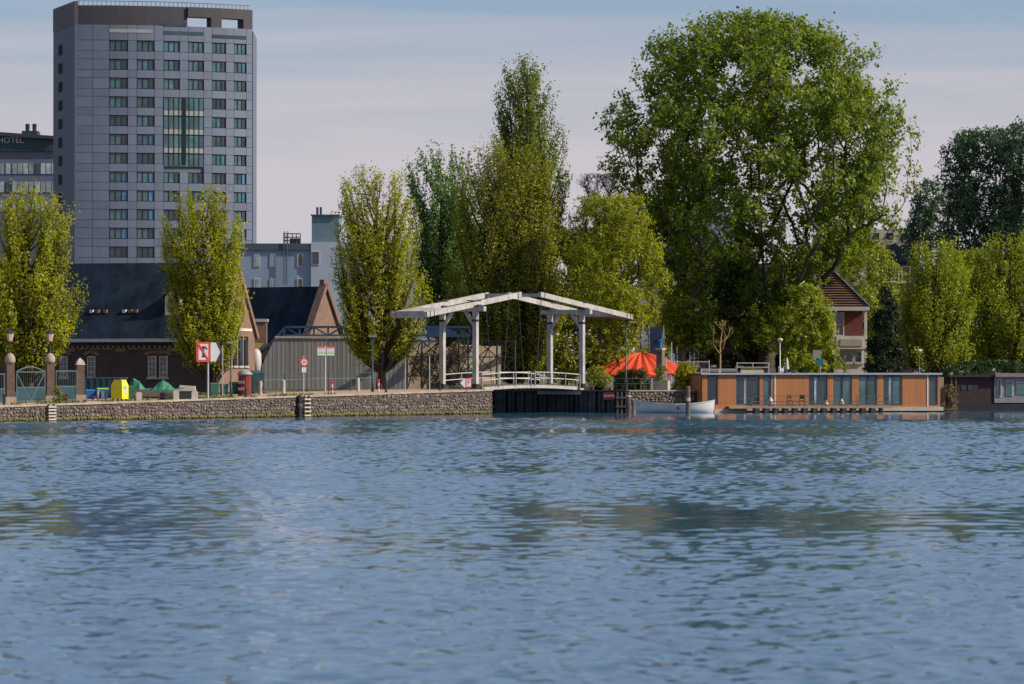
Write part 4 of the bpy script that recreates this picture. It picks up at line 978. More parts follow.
for leaf, (tail, nose) in enumerate(((-7.1, 6.6), (24.3, 9.55))):
    sg = 1 if leaf == 0 else -1; piv = 0 if leaf == 0 else SP
    zn, zp, zt = (9.3, 8.52, 7.55) if leaf == 0 else (9.35, 8.62, 7.75)
    for s_ in (-1, 1):
        mb = MB(); y = s_*PW
        mb.beam((nose, y, zn), (tail, y, zt), .30, .40)
        bm_ = mb.build('balance_beam', M['whitewood'], BR)
        mb = MB()
        for u in (.04, .93, .97): 
            p = Vector((nose, y, zn)).lerp(Vector((tail, y, zt)), u); mb.beam(p-Vector((.05, 0, 0)), p+Vector((.05, 0, 0)), .33, .44)
        mb.build('iron_strap', M['black'], bm_)
        mb = MB(); p = Vector((nose, y, zn)).lerp(Vector((tail, y, zt)), .5); mb.beam(p+Vector((-.8, 0, .27)), p+Vector((.8, 0, .10+.27-.1)), .36, .07); mb.build('bearing_plate', M['black'], bm_)
        MB().tube((nose+sg*(-.3), y+s_*.0, zn-.2), (8.1-sg*.9, y, 2.35), .035, n=6).build('hanger_rod', M['black'], BR)
        if 0: MB().tube(a_, (piv-sg*1.9, y, DZ), .028, n=6).build('tail_chain', M['black'], BR)
    MB().beam((nose-sg*.3, -PW+.18, zn-.05), (nose-sg*.3, PW-.18, zn-.05), .22, .26).build('cross_tie', M['whitewood'], BR)
    c = Vector((nose, 0, zn)).lerp(Vector((tail, 0, zt)), .9)
    mm_ = MB(); a_ = Vector((nose, 0, zn)).lerp(Vector((tail, 0, zt)), .82); b_ = Vector((nose, 0, zn)).lerp(Vector((tail, 0, zt)), .992)
    mm_.beam(a_, b_, 2*PW-.32, .5); mm_.build('ballast_box', M['whitewood'], BR)
# deck leaves: slightly arched
def dzf(t_): return DZ+.18*(1-((t_-8.1)/7.2)**2)
for leaf, (ta, tb) in enumerate(((.9, 8.08), (8.12, 15.4))):
    n = 24; pl = MB()
    dk = MB(); m_ = 6
    for i in range(m_):
        a_ = ta+(tb-ta)*i/m_; b_ = ta+(tb-ta)*(i+1)/m_
        for s_ in (-1, 1): dk.beam((a_, s_*(PW+.12), dzf(a_)-.16), (b_, s_*(PW+.12), dzf(b_)-.16), .12, .24)
    deck = dk.build('deck_girder', M['whitewood'], BR)
    for i in range(n):
        a_ = ta+(tb-ta)*i/n; c_ = (tb-ta)/n
        plk = MB().beam((a_+.01, 0, dzf(a_)), (a_+c_-.01, 0, dzf(a_+c_)), 2*PW+.0, .07); pl.add(plk.v, plk.f)
    pl.build('deck_planks', M['oldwood'], BR)['kind'] = 'stuff'
for s_ in (-1, 1):
    tt = [.6, 3.1, 5.6, 7.9, 8.5, 10.9, 13.2, 15.5]; y = s_*(PW+.22)
    for k, t_ in enumerate(tt): MB().box((t_, y, dzf(t_)+.45), (.07, .07, 1.1)).build('railing_post', M['grey'], BR)
    for h in (.98, .52):
        rr = MB()
        for a_, b_ in zip(tt[:-1], tt[1:]):
            if a_ == 7.9: continue
            rr.beam((a_, y-s_*.06, dzf(a_)+h), (b_, y-s_*.06, dzf(b_)+h), .035, .06)
        rr.build('hand_rail', M['white'], BR)
    for (ta, tb) in ():
        if ta < 0: continue
        rr = MB(); y2 = s_*(PW+.35)
        for h in (1.0, .55): rr.beam((ta, y2, DZ+h-.2*(ta < 0)), (tb, y2, DZ+h), .05, .09)
        rr.build('approach_rail', M['white'], BR)
        for k in range(4): MB().box((ta+(tb-ta)*k/3, y2, DZ+.42), (.09, .09, 1.2)).build('railing_post', M['white'], BR)
for t_ in (.9, 15.35): MB().box((t_, 0, 1.7), (.5, 2*PW+1.0, .5)).build('abutment_sill', M['concrete'], BR)
o = BR.children[0]
MB().bx(-.19, -.182, -PW-.14, -PW+.12, DZ+1.0, DZ+1.9).build('green_graffiti', M['lime'], BR)

# ------------------------------------------------------------ signs
def disc(mb, c, r, y0, y1, n=20): return mb.tube((c[0], y0, c[1]), (c[0], y1, c[1]), r, n=n)
def sign_panel(nm, par, poly, y0, y1, m, label=None): return MB().prism([(x, y0, z) for x, z in poly], (0, y1-y0, 0)).build(nm, m, par, label=label)
sD = 269.0; sb = gz(269)
sg_ = thing('waterway_sign', 'no-anchoring sign with red border and white arrow panel on a grey post', 'sign', at(208, sD, sb), .45)
def s1(p): return PX(p, sD)-PX(208, sD)
def z1f(y): return PZ(y, sD)-sb
MB().tube((0, 0, 0), (0, 0, z1f(361)), .07).build('post', M['galv'], sg_)
sign_panel('sign_board', sg_, [(s1(194.8), z1f(362)), (s1(209.5), z1f(362)), (s1(209), z1f(342)), (s1(194.8), z1f(342))], -.14, -.09, M['red'])
sign_panel('sign_face', sg_, [(s1(197), z1f(360)), (s1(207.3), z1f(360)), (s1(207.3), z1f(344)), (s1(197), z1f(344))], -.155, -.14, M['white'])
mb = MB(); cx = s1(202.2)
mb.bx(cx-.07, cx+.07, -.17, -.156, z1f(357), z1f(347)); mb.bx(cx-.12, cx+.12, -.17, -.156, z1f(357.3), z1f(356))
for i in range(8):
    a0, a1 = PI*(.08+.84*i/8), PI*(.08+.84*(i+1)/8)
    mb.beam((cx+math.cos(a0)*.27, -.163, z1f(350.5)+math.sin(a0)*.26), (cx+math.cos(a1)*.27, -.163, z1f(350.5)+math.sin(a1)*.26), .014, .1)
mb.build('anchor_symbol', M['black'], sg_)
MB().beam((s1(197.2), -.18, z1f(344.5)), (s1(207), -.18, z1f(359.5)), .012, .12).build('red_slash', M['red'], sg_)
sign_panel('arrow_backing', sg_, [(s1(209.6), z1f(362)), (s1(220.5), z1f(362)), (s1(220.5), z1f(342)), (s1(209.6), z1f(342))], -.12, -.09, M['black'])
sign_panel('arrow_panel', sg_, [(s1(209.8), z1f(361.5)), (s1(215.5), z1f(361.5)), (s1(220.3), z1f(352)), (s1(215.5), z1f(342.5)), (s1(209.8), z1f(342.5))], -.15, -.12, M['white'])

sD = 279.5; sb = gz(sD)
sg_ = thing('speed_sign', 'round red-rimmed white traffic sign with a small plate below it', 'sign', at(303.5, sD, sb), .45)
MB().tube((0, 0, 0), (0, 0, PZ(356, sD)-sb), .05).build('post', M['galv'], sg_)
zc = PZ(362.3, sD)-sb
disc(MB(), (0, zc), .31, -.1, -.07).build('sign_board', M['red'], sg_); disc(MB(), (0, zc), .21, -.12, -.1).build('sign_face', M['white'], sg_)
text_mesh('30', .26, 'lettering', M['black'], sg_, (0, -.125, zc), ext=.003)
MB().bx(-.17, .17, -.1, -.07, zc-.72, zc-.36).build('sub_plate', M['white'], sg_)
sD = 284.5; sb = gz(sD)
sg_ = thing('route_sign', 'cycle route sign with six red, white and green plates on a pale post', 'sign', at(325.3, sD, sb), .45)
MB().tube((0, 0, 0), (0, 0, PZ(346, sD)-sb), .06).build('post', M['white'], sg_)
pw = 8.3*sD/F
for s_ in (-1, 1):
    for k in range(3):
        z0, z1 = PZ(346.5+3.6*(k+1)-.3, sD)-sb, PZ(346.5+3.6*k, sD)-sb; x0, x1 = sorted((s_*.07, s_*(.07+pw)))
        o = MB().bx(x0, x1, -.09, -.05, z0, z1).build('route_plate', M['white'], sg_)
        if k == 0: MB().bx(x0, x1, -.1, -.09, z0+(z1-z0)*.6, z1).build('plate_band', M['red'], o)
        if k == 1: MB().bx(x0, x1, -.1, -.09, z0, z0+(z1-z0)*.3).build('plate_band', M['lime'], o)
        if k == 2: MB().bx(x0, x1, -.1, -.09, z0, z0+(z1-z0)*.45).build('plate_band', M['green'], o)
        MB().bx(x0+pw*.15, x1-pw*.15, -.104, -.1, z0+(z1-z0)*.45, z0+(z1-z0)*.55).build('plate_lettering', M['grey'], o)
sD = 296.5; sb = gz(sD)
sg_ = thing('low_arrow_sign', 'low white arrow board with a red framed panel at the quay edge by the bridge', 'sign', at(466, sD, sb), .45)
def s2(p): return PX(p, sD)-PX(466, sD)
def z2(y): return PZ(y, sD)-sb
sign_panel('arrow_panel', sg_, [(s2(459), z2(383)), (s2(463.5), z2(378.5)), (s2(464.8), z2(378.5)), (s2(464.8), z2(387.5)), (s2(463.5), z2(387.5))], -.1, -.06, M['white'])
sign_panel('sign_board', sg_, [(s2(465), z2(378)), (s2(471.5), z2(378)), (s2(471.5), z2(387.5)), (s2(465), z2(387.5))], -.1, -.06, M['red'])
sign_panel('sign_face', sg_, [(s2(466), z2(379.2)), (s2(470.6), z2(379.2)), (s2(470.6), z2(386.4)), (s2(466), z2(386.4))], -.11, -.1, M['white'])
text_mesh('F', .5, 'lettering', M['black'], sg_, (s2(468.3), -.115, z2(382.8)), ext=.003)
mb = MB().tube((s2(461.5), 0, 0), (s2(461.5), 0, z2(380)), .04).tube((s2(469), 0, 0), (s2(469), 0, z2(380)), .04); mb.build('post', M['grey'], sg_)
c = road(TR-.16, 4.7, 0); sg_ = thing('no_passage_sign', 'red white red striped board on the dark wall right of the bridge', 'sign', (c.x, c.y, 1.05), math.atan2(-DX, DY))
for k, m_ in enumerate(('red', 'white', 'red')): MB().bx(-.5, .5, -.05, .0, .2*k, .2*k+.197).build('stripe', M[m_], sg_)

# ------------------------------------------------------------ street lamps, pillars, gate
def lamp(px, D, ytop, label, arm=0, head='flat', zb=None, g_=None):
    zb = zb if zb is not None else (gz(D) if px < 500 else 1.78); H = PZ(ytop, D)-zb
    o = thing('street_lamp', label, 'street lamp', at(px, D, zb), 0, g_)
    MB().lathe([(.11, 0), (.09, .8), (.06, .85), (.045, H-.1)], 8).build('pole', M['galv'] if arm == 0 and head == 'round' else M['tealdark'], o, smooth=True)
    if arm: MB().tube((0, 0, H-.12), (arm, 0, H+.08), .035).build('arm', M['tealdark'], o)
    if head == 'flat': MB().box((arm*1.0, 0, H+.06), (.55, .28, .12)).build('lamp_head', M['grey'], o)
    else: MB().lathe([(.08, H-.1), (.17, H), (.26, H+.1), (.22, H+.2), (.05, H+.25)], 12).build('lamp_head', M['lantern'] if head == 'round' else M['white'], o, smooth=True)
    return o
lamp(231, 274.5, 343, 'dark street lamp with flat head beside the green bins', 0)
lamp(372.6, 291, 337, 'dark street lamp with flat head in front of the tall tree trunk')
lamp(626, 313.5, 323, 'slim lamp post with a short arm in front of the red tent', .5)
lamp(780, 327, 341, 'street lamp with a round amber head above the houseboat roof', 0, 'round')
lamp(919, 334, 352, 'small lamp with a white globe above the houseboat roof', 0, 'globe')
tag(MB().tube((0, 0, 0), (0, 0, 3.6), .04).build('pole', M['galv'], None, at(222.5, 275, gz(275))), 'thin bare grey pole beside the dark street lamp by the bins', 'pole')
tag(MB().tube((0, 0, 0), (0, 0, 2.6), .04).build('pole', M['galv'], None, at(429.5, 296, gz(296))), 'thin grey pole on the quay left of the bridge posts', 'pole')
def pillar(px, D, ytop, label, lantern=True):
    b_ = gz(D)-.03; o = thing('gate_pillar', label, 'pillar', at(px, D, b_), .35)
    zt = PZ(ytop, D)-b_; w = .33
    MB().box((0, 0, zt*.42), (w*1.55, w*1.55, zt*.84)).build('shaft', M['brickwarm_lit'] if 0 else mat('brown_stone', (.11, .075, .06), .85, .3, 3), o)
    MB().box((0, 0, .22), (w*2.1, w*2.1, .46)).build('plinth', M['coping'], o)
    if lantern:
        MB().lathe([(.32, zt*.80), (.36, zt*.83), (.34, zt*.91), (.22, zt*.97), (.06, zt)], 12).build('domed_cap', M['coping'], o, smooth=True)
        MB().lathe([(.08, 0), (.05, .2), (.04, .75), (.07, .8)], 8, (0, 0, zt-.02)).build('lamp_stem', M['black'], o)
        z = zt+.78
        MB().lathe([(.14, 0), (.27, .5)], 6, (0, 0, z)).build('lantern', M['lantern'], o)
        MB().lathe([(.31, 0), (.18, .16), (.08, .2), (.07, .32), (.02, .42)], 6, (0, 0, z+.503)).build('lantern_roof', M['black'], o)
    else: MB().lathe([(.42, zt*.84), (.3, zt*.93), (.05, zt)], 4, rot=PI/4).build('pointed_cap', M['concrete'], o)
    return o
pillar(10, 255, 353, 'brown stone gate pillar with lantern, left one of the pair beside the arched gate')
pillar(50, 258.5, 353, 'brown stone gate pillar with lantern, right one of the pair beside the arched gate')
pillar(80, 261.5, 358, 'slim stone pillar without lantern at the end of the iron railing', False)
def ironpanel(name, label, cat, p0, D0, p1, D1, yt, arch=0, bars=14):
    a_ = at(p0, D0, 0); b_ = at(p1, D1, 0); L = (b_-a_).length; z = gz(D0)
    o = thing(name, label, cat, (a_.x, a_.y, z), math.atan2(b_.y-a_.y, b_.x-a_.x)); H = PZ(yt, D0)-z
    fr = MB()
    for x in (.04, L-.04): fr.box((x, 0, H*.5), (.07, .07, H))
    for h in (.12, H*.5, H): fr.beam((0, 0, h), (L, 0, h), .06, .07)
    if arch:
        for i in range(10):
            u0, u1 = i/10, (i+1)/10; fr.beam((u0*L, 0, H+arch*math.sin(PI*u0)), (u1*L, 0, H+arch*math.sin(PI*u1)), .06, .08)
        fr.beam((0, 0, H), (L/2, 0, .12), .05, .07); fr.beam((L, 0, H), (L/2, 0, .12), .05, .07)
    fr.build('frame', M['teal'], o)
    MB().bx(.06, L-.06, -.012, .012, .16, H*.5-.04).build('lower_panel', M['tealdark'], o)
    for k in range(bars):
        x = L*(k+.5)/bars; MB().tube((x, 0, H*.5), (x, 0, H+arch*math.sin(PI*x/L)), .015, n=4).build('bar', M['teal'], o)
    return o
ironpanel('iron_gate', 'arched blue-grey iron gate between the two lantern pillars', 'gate', 16, 255.6, 45, 258, 372, .35)
ironpanel('iron_railing', 'blue-grey iron railing panel between the lantern pillar and the slim pillar', 'railing', 55.5, 259, 77, 261.2, 371, 0, 12)
ironpanel('iron_railing', 'blue-grey iron railing at the left edge of the picture', 'railing', -20, 252.5, 4.5, 254.5, 374, 0, 12)

# ------------------------------------------------------------ things on the street
sD = 262; sb = gz(sD)
yc = thing('recycling_container', 'bright yellow hooded recycling container on the quay', 'container', at(119.8, sD, sb), -.55)
def hood(w, d_, h): return [(-w, -d_, .12), (w, -d_, .12), (w, d_, .12), (-w, d_, .12), (-w, -d_, h*.68), (w, -d_, h*.68), (w, d_, h*.68), (-w, d_, h*.68),
                            (-w*.72, -d_*.6, h*.93), (w*.72, -d_*.6, h*.93), (w*.72, d_*.6, h*.93), (-w*.72, d_*.6, h*.93)]
mb = MB().add(hood(.46, .36, 1.52), [(0, 3, 2, 1), (0, 1, 5, 4), (1, 2, 6, 5), (2, 3, 7, 6), (3, 0, 4, 7), (4, 5, 9, 8), (5, 6, 10, 9), (6, 7, 11, 10), (7, 4, 8, 11), (8, 9, 10, 11)]); mb.build('container_body', M['yellow'], yc)
MB().bx(-.12, .12, -.06, .06, 1.41, 1.52).build('lifting_eye', M['oldwood'], yc)
o = MB().bx(.461, .47, -.16, .14, .5, 1.02).build('notice', M['white'], yc)
MB().bx(.471, .476, -.1, .08, .78, .98).build('green_logo', M['lime'], o)
mb = MB()
for a in (-.36, .36):
    for b_ in (-.26, .26): mb.box((a, b_, .06), (.12, .12, .12))
mb.build('foot', M['black'], yc)
def dinghy(name, label, px, D, L, wd, h, m, cov, zb=None):
    o = thing(name, label, 'boat', at(px, D, gz(D) if zb is None else zb), .1)
    st = []; n = 10
    for i in range(n+1):
        u = i/n*2-1; hw = wd/2*max(.03, (1-abs(u)**2.6)); st.append((u*L/2, hw, h*(.75+.25*u*u)))
    mb = MB(); vs = []
    for x, hw, zz in st: vs += [(x, -hw, zz), (x, -hw*.75, .18), (x, 0, .05), (x, hw*.75, .18), (x, hw, zz)]
    fs = [(i*5+j, (i+1)*5+j, (i+1)*5+j+1, i*5+j+1) for i in range(n) for j in range(4)]; mb.add(vs, fs).build('hull', m, o, smooth=True)
    vs = []
    for k, (x, hw, zz) in enumerate(st):
        top = zz+cov*(.5+.5*math.sin(k*1.3)) if 0 < k < n else zz; vs += [(x, -hw*1.03, zz+.01), (x, -hw*.4, top*.92), (x, 0, top), (x, hw*.4, top*.92), (x, hw*1.03, zz+.01)]
    MB().add(vs, fs).build('cover', M['tarp'], o)
    return o
dinghy('covered_boat', 'laid-up rowing boat under a rumpled green tarpaulin on the quay', 157, 268, 4.0, 1.5, .75, M['grey'], .75)
dinghy('covered_boat', 'dark boat under a low green cover right beside the yellow container', 133, 270.5, 2.6, 1.3, .7, M['tealdark'], .45)
tag(MB().lathe([(.24, .02), (.3, .12), (.3, .2), (.22, .25)], 10).lathe([(.24, .26), (.3, .36), (.3, .44), (.22, .5)], 10).build('tyre_stack', M['black'], None, at(164, 265, gz(265))), 'stack of black tyres in front of the laid-up boat', 'tyres')
for k, (p, D, w, h, lab) in enumerate(((138.5, 262.3, .38, .52, 'pale concrete block right of the yellow container'), (175.5, 265.6, .4, .58, 'pale concrete block under the stern of the laid-up boat'),
                                  (194, 267.5, .45, .5, 'pale concrete block nearest to the arrow sign post'))):
    tag(MB().box((0, 0, h/2), (w, .5, h)).box((0, 0, h+.03), (w*.8, .4, .05)).build('concrete_block', M['concrete'], None, at(p, D, gz(D)), .3), lab, 'block')
tag(MB().box((0, 0, .25), (.9, .5, .5)).box((0, 0, .53), (.95, .55, .05)).build('crate', M['black'], None, at(184.5, 267, gz(267)), .2), 'low black crate between two concrete blocks', 'crate')
tag(MB().prism([(-.6, 0, .0), (.6, 0, 0), (.55, 0, .35), (-.5, 0, .42)], (0, .5, 0)).build('white_crate', M['cream'], None, at(187, 268.8, gz(268.8)+.5)), 'white weathered box behind the black crate', 'box')
def bin_(name, label, cat, px, D, w, h, m, lid, rz=.3):
    o = thing(name, label, cat, at(px, D, gz(D)), rz)
    MB().prism([(-w*.44, -w*.4, .1), (w*.44, -w*.4, .1), (w*.5, -w*.5, h*.88), (-w*.5, -w*.5, h*.88)], (0, w*.9, 0)).build('bin_body', m, o)
    MB().prism([(-w*.53, -w*.52, h*.885), (w*.53, -w*.52, h*.885), (w*.5, -w*.4, h), (-w*.5, -w*.4, h)], (0, w*.95, 0)).build('lid', lid, o)
    mb = MB()
    for x in (-w*.35, w*.35): mb.tube((x, w*.3, .1), (x+.06, w*.3, .1), .1, n=10)
    mb.build('wheel', M['black'], o)
bin_('blue_crate_bin', 'blue plastic container at the foot of the slim pillar', 'container', 89.5, 262.5, .62, .75, M['blue'], M['brightblue'])
bin_('wheelie_bin', 'blue and white bin left of the yellow container', 'bin', 102, 263, .75, .85, M['blue'], M['lime'])
tag(MB().box((0, 0, .42), (.12, .3, .6)).box((.3, 0, .4), (.2, .3, .5)).build('white_sack', M['white'], None, at(98.5, 262.2, gz(262))), 'small white sacks leaning on the blue and white bin', 'sack')
bt = thing('dark_container', 'long low dark teal container behind the bins', 'container', at(103, 271, gz(271)))
MB().bx(-1.4, 1.5, 0, 1.8, .1, 1.35).build('container_body', M['tealdark'], bt); MB().bx(-1.45, 1.55, -.04, 1.84, 1.353, 1.42).build('rim', M['teal'], bt)
for k in range(7): MB().bx(-1.3+k*.42, -1.2+k*.42, -.05, -.001, .12, 1.33).build('rib', M['darkblue'], bt)
bin_('green_bin', 'dark green bin right behind the yellow container', 'bin', 128.5, 265, .6, .95, M['green'], M['green'])
bin_('green_bin', 'teal green bin left of the dark street lamp', 'bin', 214, 276, .62, .95, M['green'], M['green'])
bin_('green_bin', 'smaller dark green bin between the arrow sign and the lamp', 'bin', 224, 277, .5, .85, M['green'], M['tealdark'])
bin_('green_bin', 'wide teal green bin right of the dark street lamp', 'bin', 235.5, 277.5, .75, .98, M['green'], M['green'])
bin_('green_bin', 'tall dark teal bin between the red column and the grey sheet wall', 'bin', 257, 284, .9, 1.7, M['tealdark'], M['tealdark'])
rc = thing('red_kiosk', 'dark red advertising column with a grey domed top', 'kiosk', at(245, 277, gz(277)), -.3)
MB().lathe([(.5, 0), (.5, .12), (.47, .14), (.47, 1.45), (.52, 1.48)], 12).build('column_body', M['darkred'], rc)
MB().lathe([(.55, 1.483), (.52, 1.6), (.4, 1.75), (.2, 1.85), (.02, 1.88)], 12).build('domed_roof', M['grey'], rc, smooth=True)
for z in (.5, .98): MB().box((-.1, -.47, z), (.46, .04, .2)).build('poster', M['concrete'], rc)
def bollard(px, D, label, kind):
    o = thing('bollard', label, 'bollard', at(px, D, gz(D)), 0, 'bollards along the quay street')
    if kind == 'stone': MB().lathe([(.14, 0), (.13, .85), (.11, .98), (.04, 1.02)], 8).build('shaft', M['concrete'], o)
    elif kind == 'dark': MB().lathe([(.09, 0), (.07, .5), (.10, .55), (.09, .68), (.02, .72)], 8).build('shaft', M['black'], o)
    else:
        for k in range(4): MB().lathe([(.085, .22*k), (.085, .22*k+.218)], 8).build('band', M['red' if k % 2 else 'white'], o)
        MB().lathe([(.085, .882), (.07, .93), (.02, .95)], 8).build('cap', M['red'], o)
bollard(260.5, 280, 'stone bollard at the left end of the grey sheet wall', 'stone')
bollard(283.5, 284, 'stone bollard left of the round speed sign', 'stone')
bollard(358, 293, 'stone bollard left of the lamp by the tall tree', 'stone')
bollard(332, 285.5, 'red and white bollard right of the route sign', 'rw')
bollard(378.5, 291, 'red and white bollard at the foot of the tall tree', 'rw')
bollard(386, 288.5, 'small dark bollard on the quay just right of the tall tree', 'dark')
bollard(245.8, 272.5, 'small dark bollard in front of the red column', 'dark')
bollard(4, 251, 'small dark bollard at the far left quay edge', 'dark')
bollard(440, 294.5, 'small dark bollard in front of the left bridge post', 'dark')
rl = thing('street_railing', 'low thin pipe railing in front of the grey sheet wall', 'railing', (0, 0, 0))
for h, m_ in ((1.35, 'tealdark'), (.95, 'teal')):
    a_ = at(262, 286, gz(286)+h); b_ = at(372, 296, gz(296)+h); MB().tube(a_, b_, .035, n=6).build('rail', M[m_], rl)
for k in range(6):
    u = k/5; p = at(262, 286).lerp(at(372, 296), u); z = gz(p.y); MB().tube((p.x, p.y, z), (p.x, p.y, z+1.38), .05, n=6).build('railing_post', M['tealdark'], rl)
def ladder(t_, label, fender):
    o = thing('quay_ladder', label, 'ladder', road(t_, QP+.16, 0), ROADROT); zt = gz(road(t_, QP).y)
    mb = MB()
    for x in (-.28, .28): mb.box((x, 0, zt/2-.05), (.08, .1, zt+.1))
    mb.build('rail', M['oldwood'], o)
    n = 5
    for k in range(n): MB().box((0, -.06, .12+(zt-.1)*k/n), (.8, .09, .11)).build('rung', M['concrete'], o)
    if fender:
        q = road(t_-1.05, QP+.25, 0); f = thing('fender_pile', 'black timber fender pile left of the middle quay ladder', 'pile', q)
        MB().lathe([(.2, -1), (.2, zt-.05), (.12, zt+.02)], 8).build('pile', M['black'], f); MB().lathe([(.215, zt*.5), (.215, zt*.62)], 8).build('iron_band', M['oldwood'], f)
ta_ = None
def t_of(px):
    lo, hi = -120, 5
    for _ in range(50):
        m_ = (lo+hi)/2; v = road(m_, QP)
        if v.x/v.y*F+512 < px: lo = m_
        else: hi = m_
    return lo
ladder(t_of(49.5), 'pale rung ladder on the quay wall below the lantern pillars', False)
ladder(t_of(305), 'pale rung ladder on the quay wall below the round speed sign', True)

# ------------------------------------------------------------ right bank: fence, tent, chimney, planter
fc = thing('bank_fence', 'thin rail fence with posts along the bank below the red tent', 'fence', (0, 0, 0))
fpts = [(591, 314.5), (605, 313.6), (612, 313.2), (627, 312.6), (641, 312.6), (652, 312.8), (664, 313.2)]
for p, D in fpts[:6]: MB().box((PX(p, D), D, 2.25), (.14, .14, 1.0)).build('fence_post', M['oldwood'] if p % 2 else M['concrete'], fc)
for a_, b_ in zip(fpts[:-1], fpts[1:]):
    for z in (2.72, 2.3): MB().tube(at(a_[0], a_[1], z), at(b_[0], b_[1], z), .025, n=5).build('rail', M['teal'], fc)
# orange tent canopy
td = thing('canvas_tent', 'large orange-red ribbed canvas tent roof on the right bank', 'tent', at(641, 322, 1.78))
k12 = 26; zt0, zt1 = PZ(374, 322)-1.78, PZ(352.5, 322)-1.78
prof = [(4.6, 0), (4.3, .12), (3.2, .42), (1.8, .78), (.7, .97), (.05, 1)]
mb = MB(); vs = []
for r, u in prof:
    for k in range(k12*2):
        a = 2*PI*k/(k12*2); rr = r*(1-.035*(k % 2)); vs.append((rr*math.cos(a)*1.0, rr*math.sin(a)*.7, zt0+(zt1-zt0)*u-.10*(k % 2)*(1 if r > .3 else 0)))
n2 = k12*2
fs = [(i*n2+k, i*n2+(k+1) % n2, (i+1)*n2+(k+1) % n2, (i+1)*n2+k) for i in range(len(prof)-1) for k in range(n2)]
mb.add(vs, fs).build('canopy', M['tent'], td)
mb = MB()
for k in range(n2):
    a, b_ = 2*PI*k/n2, 2*PI*(k+1)/n2; q = [(4.6*math.cos(x), 4.6*math.sin(x)*.7) for x in (a, b_)]
    mb.add([(q[0][0], q[0][1], zt0-.1*(k % 2)), (q[1][0], q[1][1], zt0-.1*((k+1) % 2)), (q[1][0], q[1][1], zt0-.22), (q[0][0], q[0][1], zt0-.22)], [(0, 1, 2, 3)])
mb.build('valance', M['tent'], td)
mb = MB().tube((0, 0, 0), (0, 0, zt1), .08)
for k in range(8): a = 2*PI*k/8; mb.tube((4.3*math.cos(a), 3.0*math.sin(a), 0), (4.3*math.cos(a), 3.0*math.sin(a), zt0+.05), .05, n=6)
mb.build('tent_pole', M['white'], td)
cD = 317
cb = thing('brick_chimney', 'square grey brick chimney with a bright blue pot in front of the tent', 'chimney', at(660.5, cD, 1.78), -.5)
MB().box((0, 0, (PZ(350, cD)-1.78)/2), (.52, .52, PZ(350, cD)-1.78)).build('shaft', mat('grey_brick', (.15, .11, .10), .85, .25, 4), cb)
MB().box((0, 0, PZ(349, cD)-1.78), (.62, .62, .14)).build('cap', M['concrete'], cb)
zc = PZ(348, cD)-1.78; MB().lathe([(.13, zc), (.13, zc+.55), (.2, zc+.58), (.2, zc+.66), (.1, zc+.7)], 10).build('chimney_pot', M['brightblue'], cb)
for x in (-.12, .12): MB().bx(x-.05, x+.05, -.27, -.262, zc-.5, zc-.3).build('vent_hole', M['black'], cb)
MB().box((0, 0, 0), (.3, .3, .3))
pb = thing('stone_planter', 'pale square stone planter on the bank behind the small white boat', 'planter', at(660, 313.5, 1.76), -.3)
MB().bx(-.75, .75, -.4, .4, 0, .78).build('planter_box', M['concrete'], pb); MB().bx(-.7, .7, -.35, .35, .78, .82).build('soil', M['soil'], pb)
bp = thing('blue_banner', 'tall dark blue banner panel behind the chimney', 'banner', at(656, 334, 1.78))
MB().bx(-.5, .5, 0, .2, .3, PZ(327, 334)-1.78).build('panel', M['bronze'], bp); MB().tube((-.65, .1, 0), (-.65, .1, PZ(325, 334)-1.78), .05).tube((.65, .1, 0), (.65, .1, PZ(325, 334)-1.78), .05).build('pole', M['grey'], bp)
sf = thing('site_fence', 'pale tubular temporary fence behind the feathery bush', 'fence', at(666, 319, 1.78))
for k, p in enumerate((666, 677, 689, 709)): MB().tube((PX(p, 319)-PX(666, 319), 0, 0), (PX(p, 319)-PX(666, 319), 0, PZ(360, 319)-1.78), .045, n=6).build('fence_post', M['galv'], sf)
for y in (362, 373): MB().tube((0, 0, PZ(y, 319)-1.78), (PX(709, 319)-PX(666, 319), 0, PZ(y, 319)-1.78), .04, n=6).build('rail', M['galv'], sf)
tag(MB().tube((0, 0, 0), (0, 0, PZ(342, 329)-1.78), .045, n=6).build('pole', M['galv'], None, at(671.5, 329, 1.78)), 'thin grey pole right of the chimney with the blue pot', 'pole')

# dark brick house under the giant tree
dh = thing('dark_house', 'dark brick house in shade behind the giant poplar', 'house', at(680, 356, 1.78))
def hxx(p): return PX(p, 356)-PX(680, 356)
def hzz(y): return PZ(y, 356)-1.78
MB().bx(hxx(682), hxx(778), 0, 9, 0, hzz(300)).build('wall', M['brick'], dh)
MB().prism([(hxx(680), -.4, hzz(301)), (hxx(680), 4.5, hzz(262)), (hxx(680), 9.4, hzz(301))], (hxx(780), 0, 0)).build('roof', M['slate'], dh)
for p, y0, y1 in ((706, 322, 340), (728, 322, 340), (750, 322, 340), (694, 350, 366), (716, 350, 366), (738, 350, 366), (706, 305, 315), (740, 305, 315)):
    window_at(dh, hxx(p), hzz(y1), hzz(y0), .85, 0, 2, 2, 'whitewood', 'glassdark')
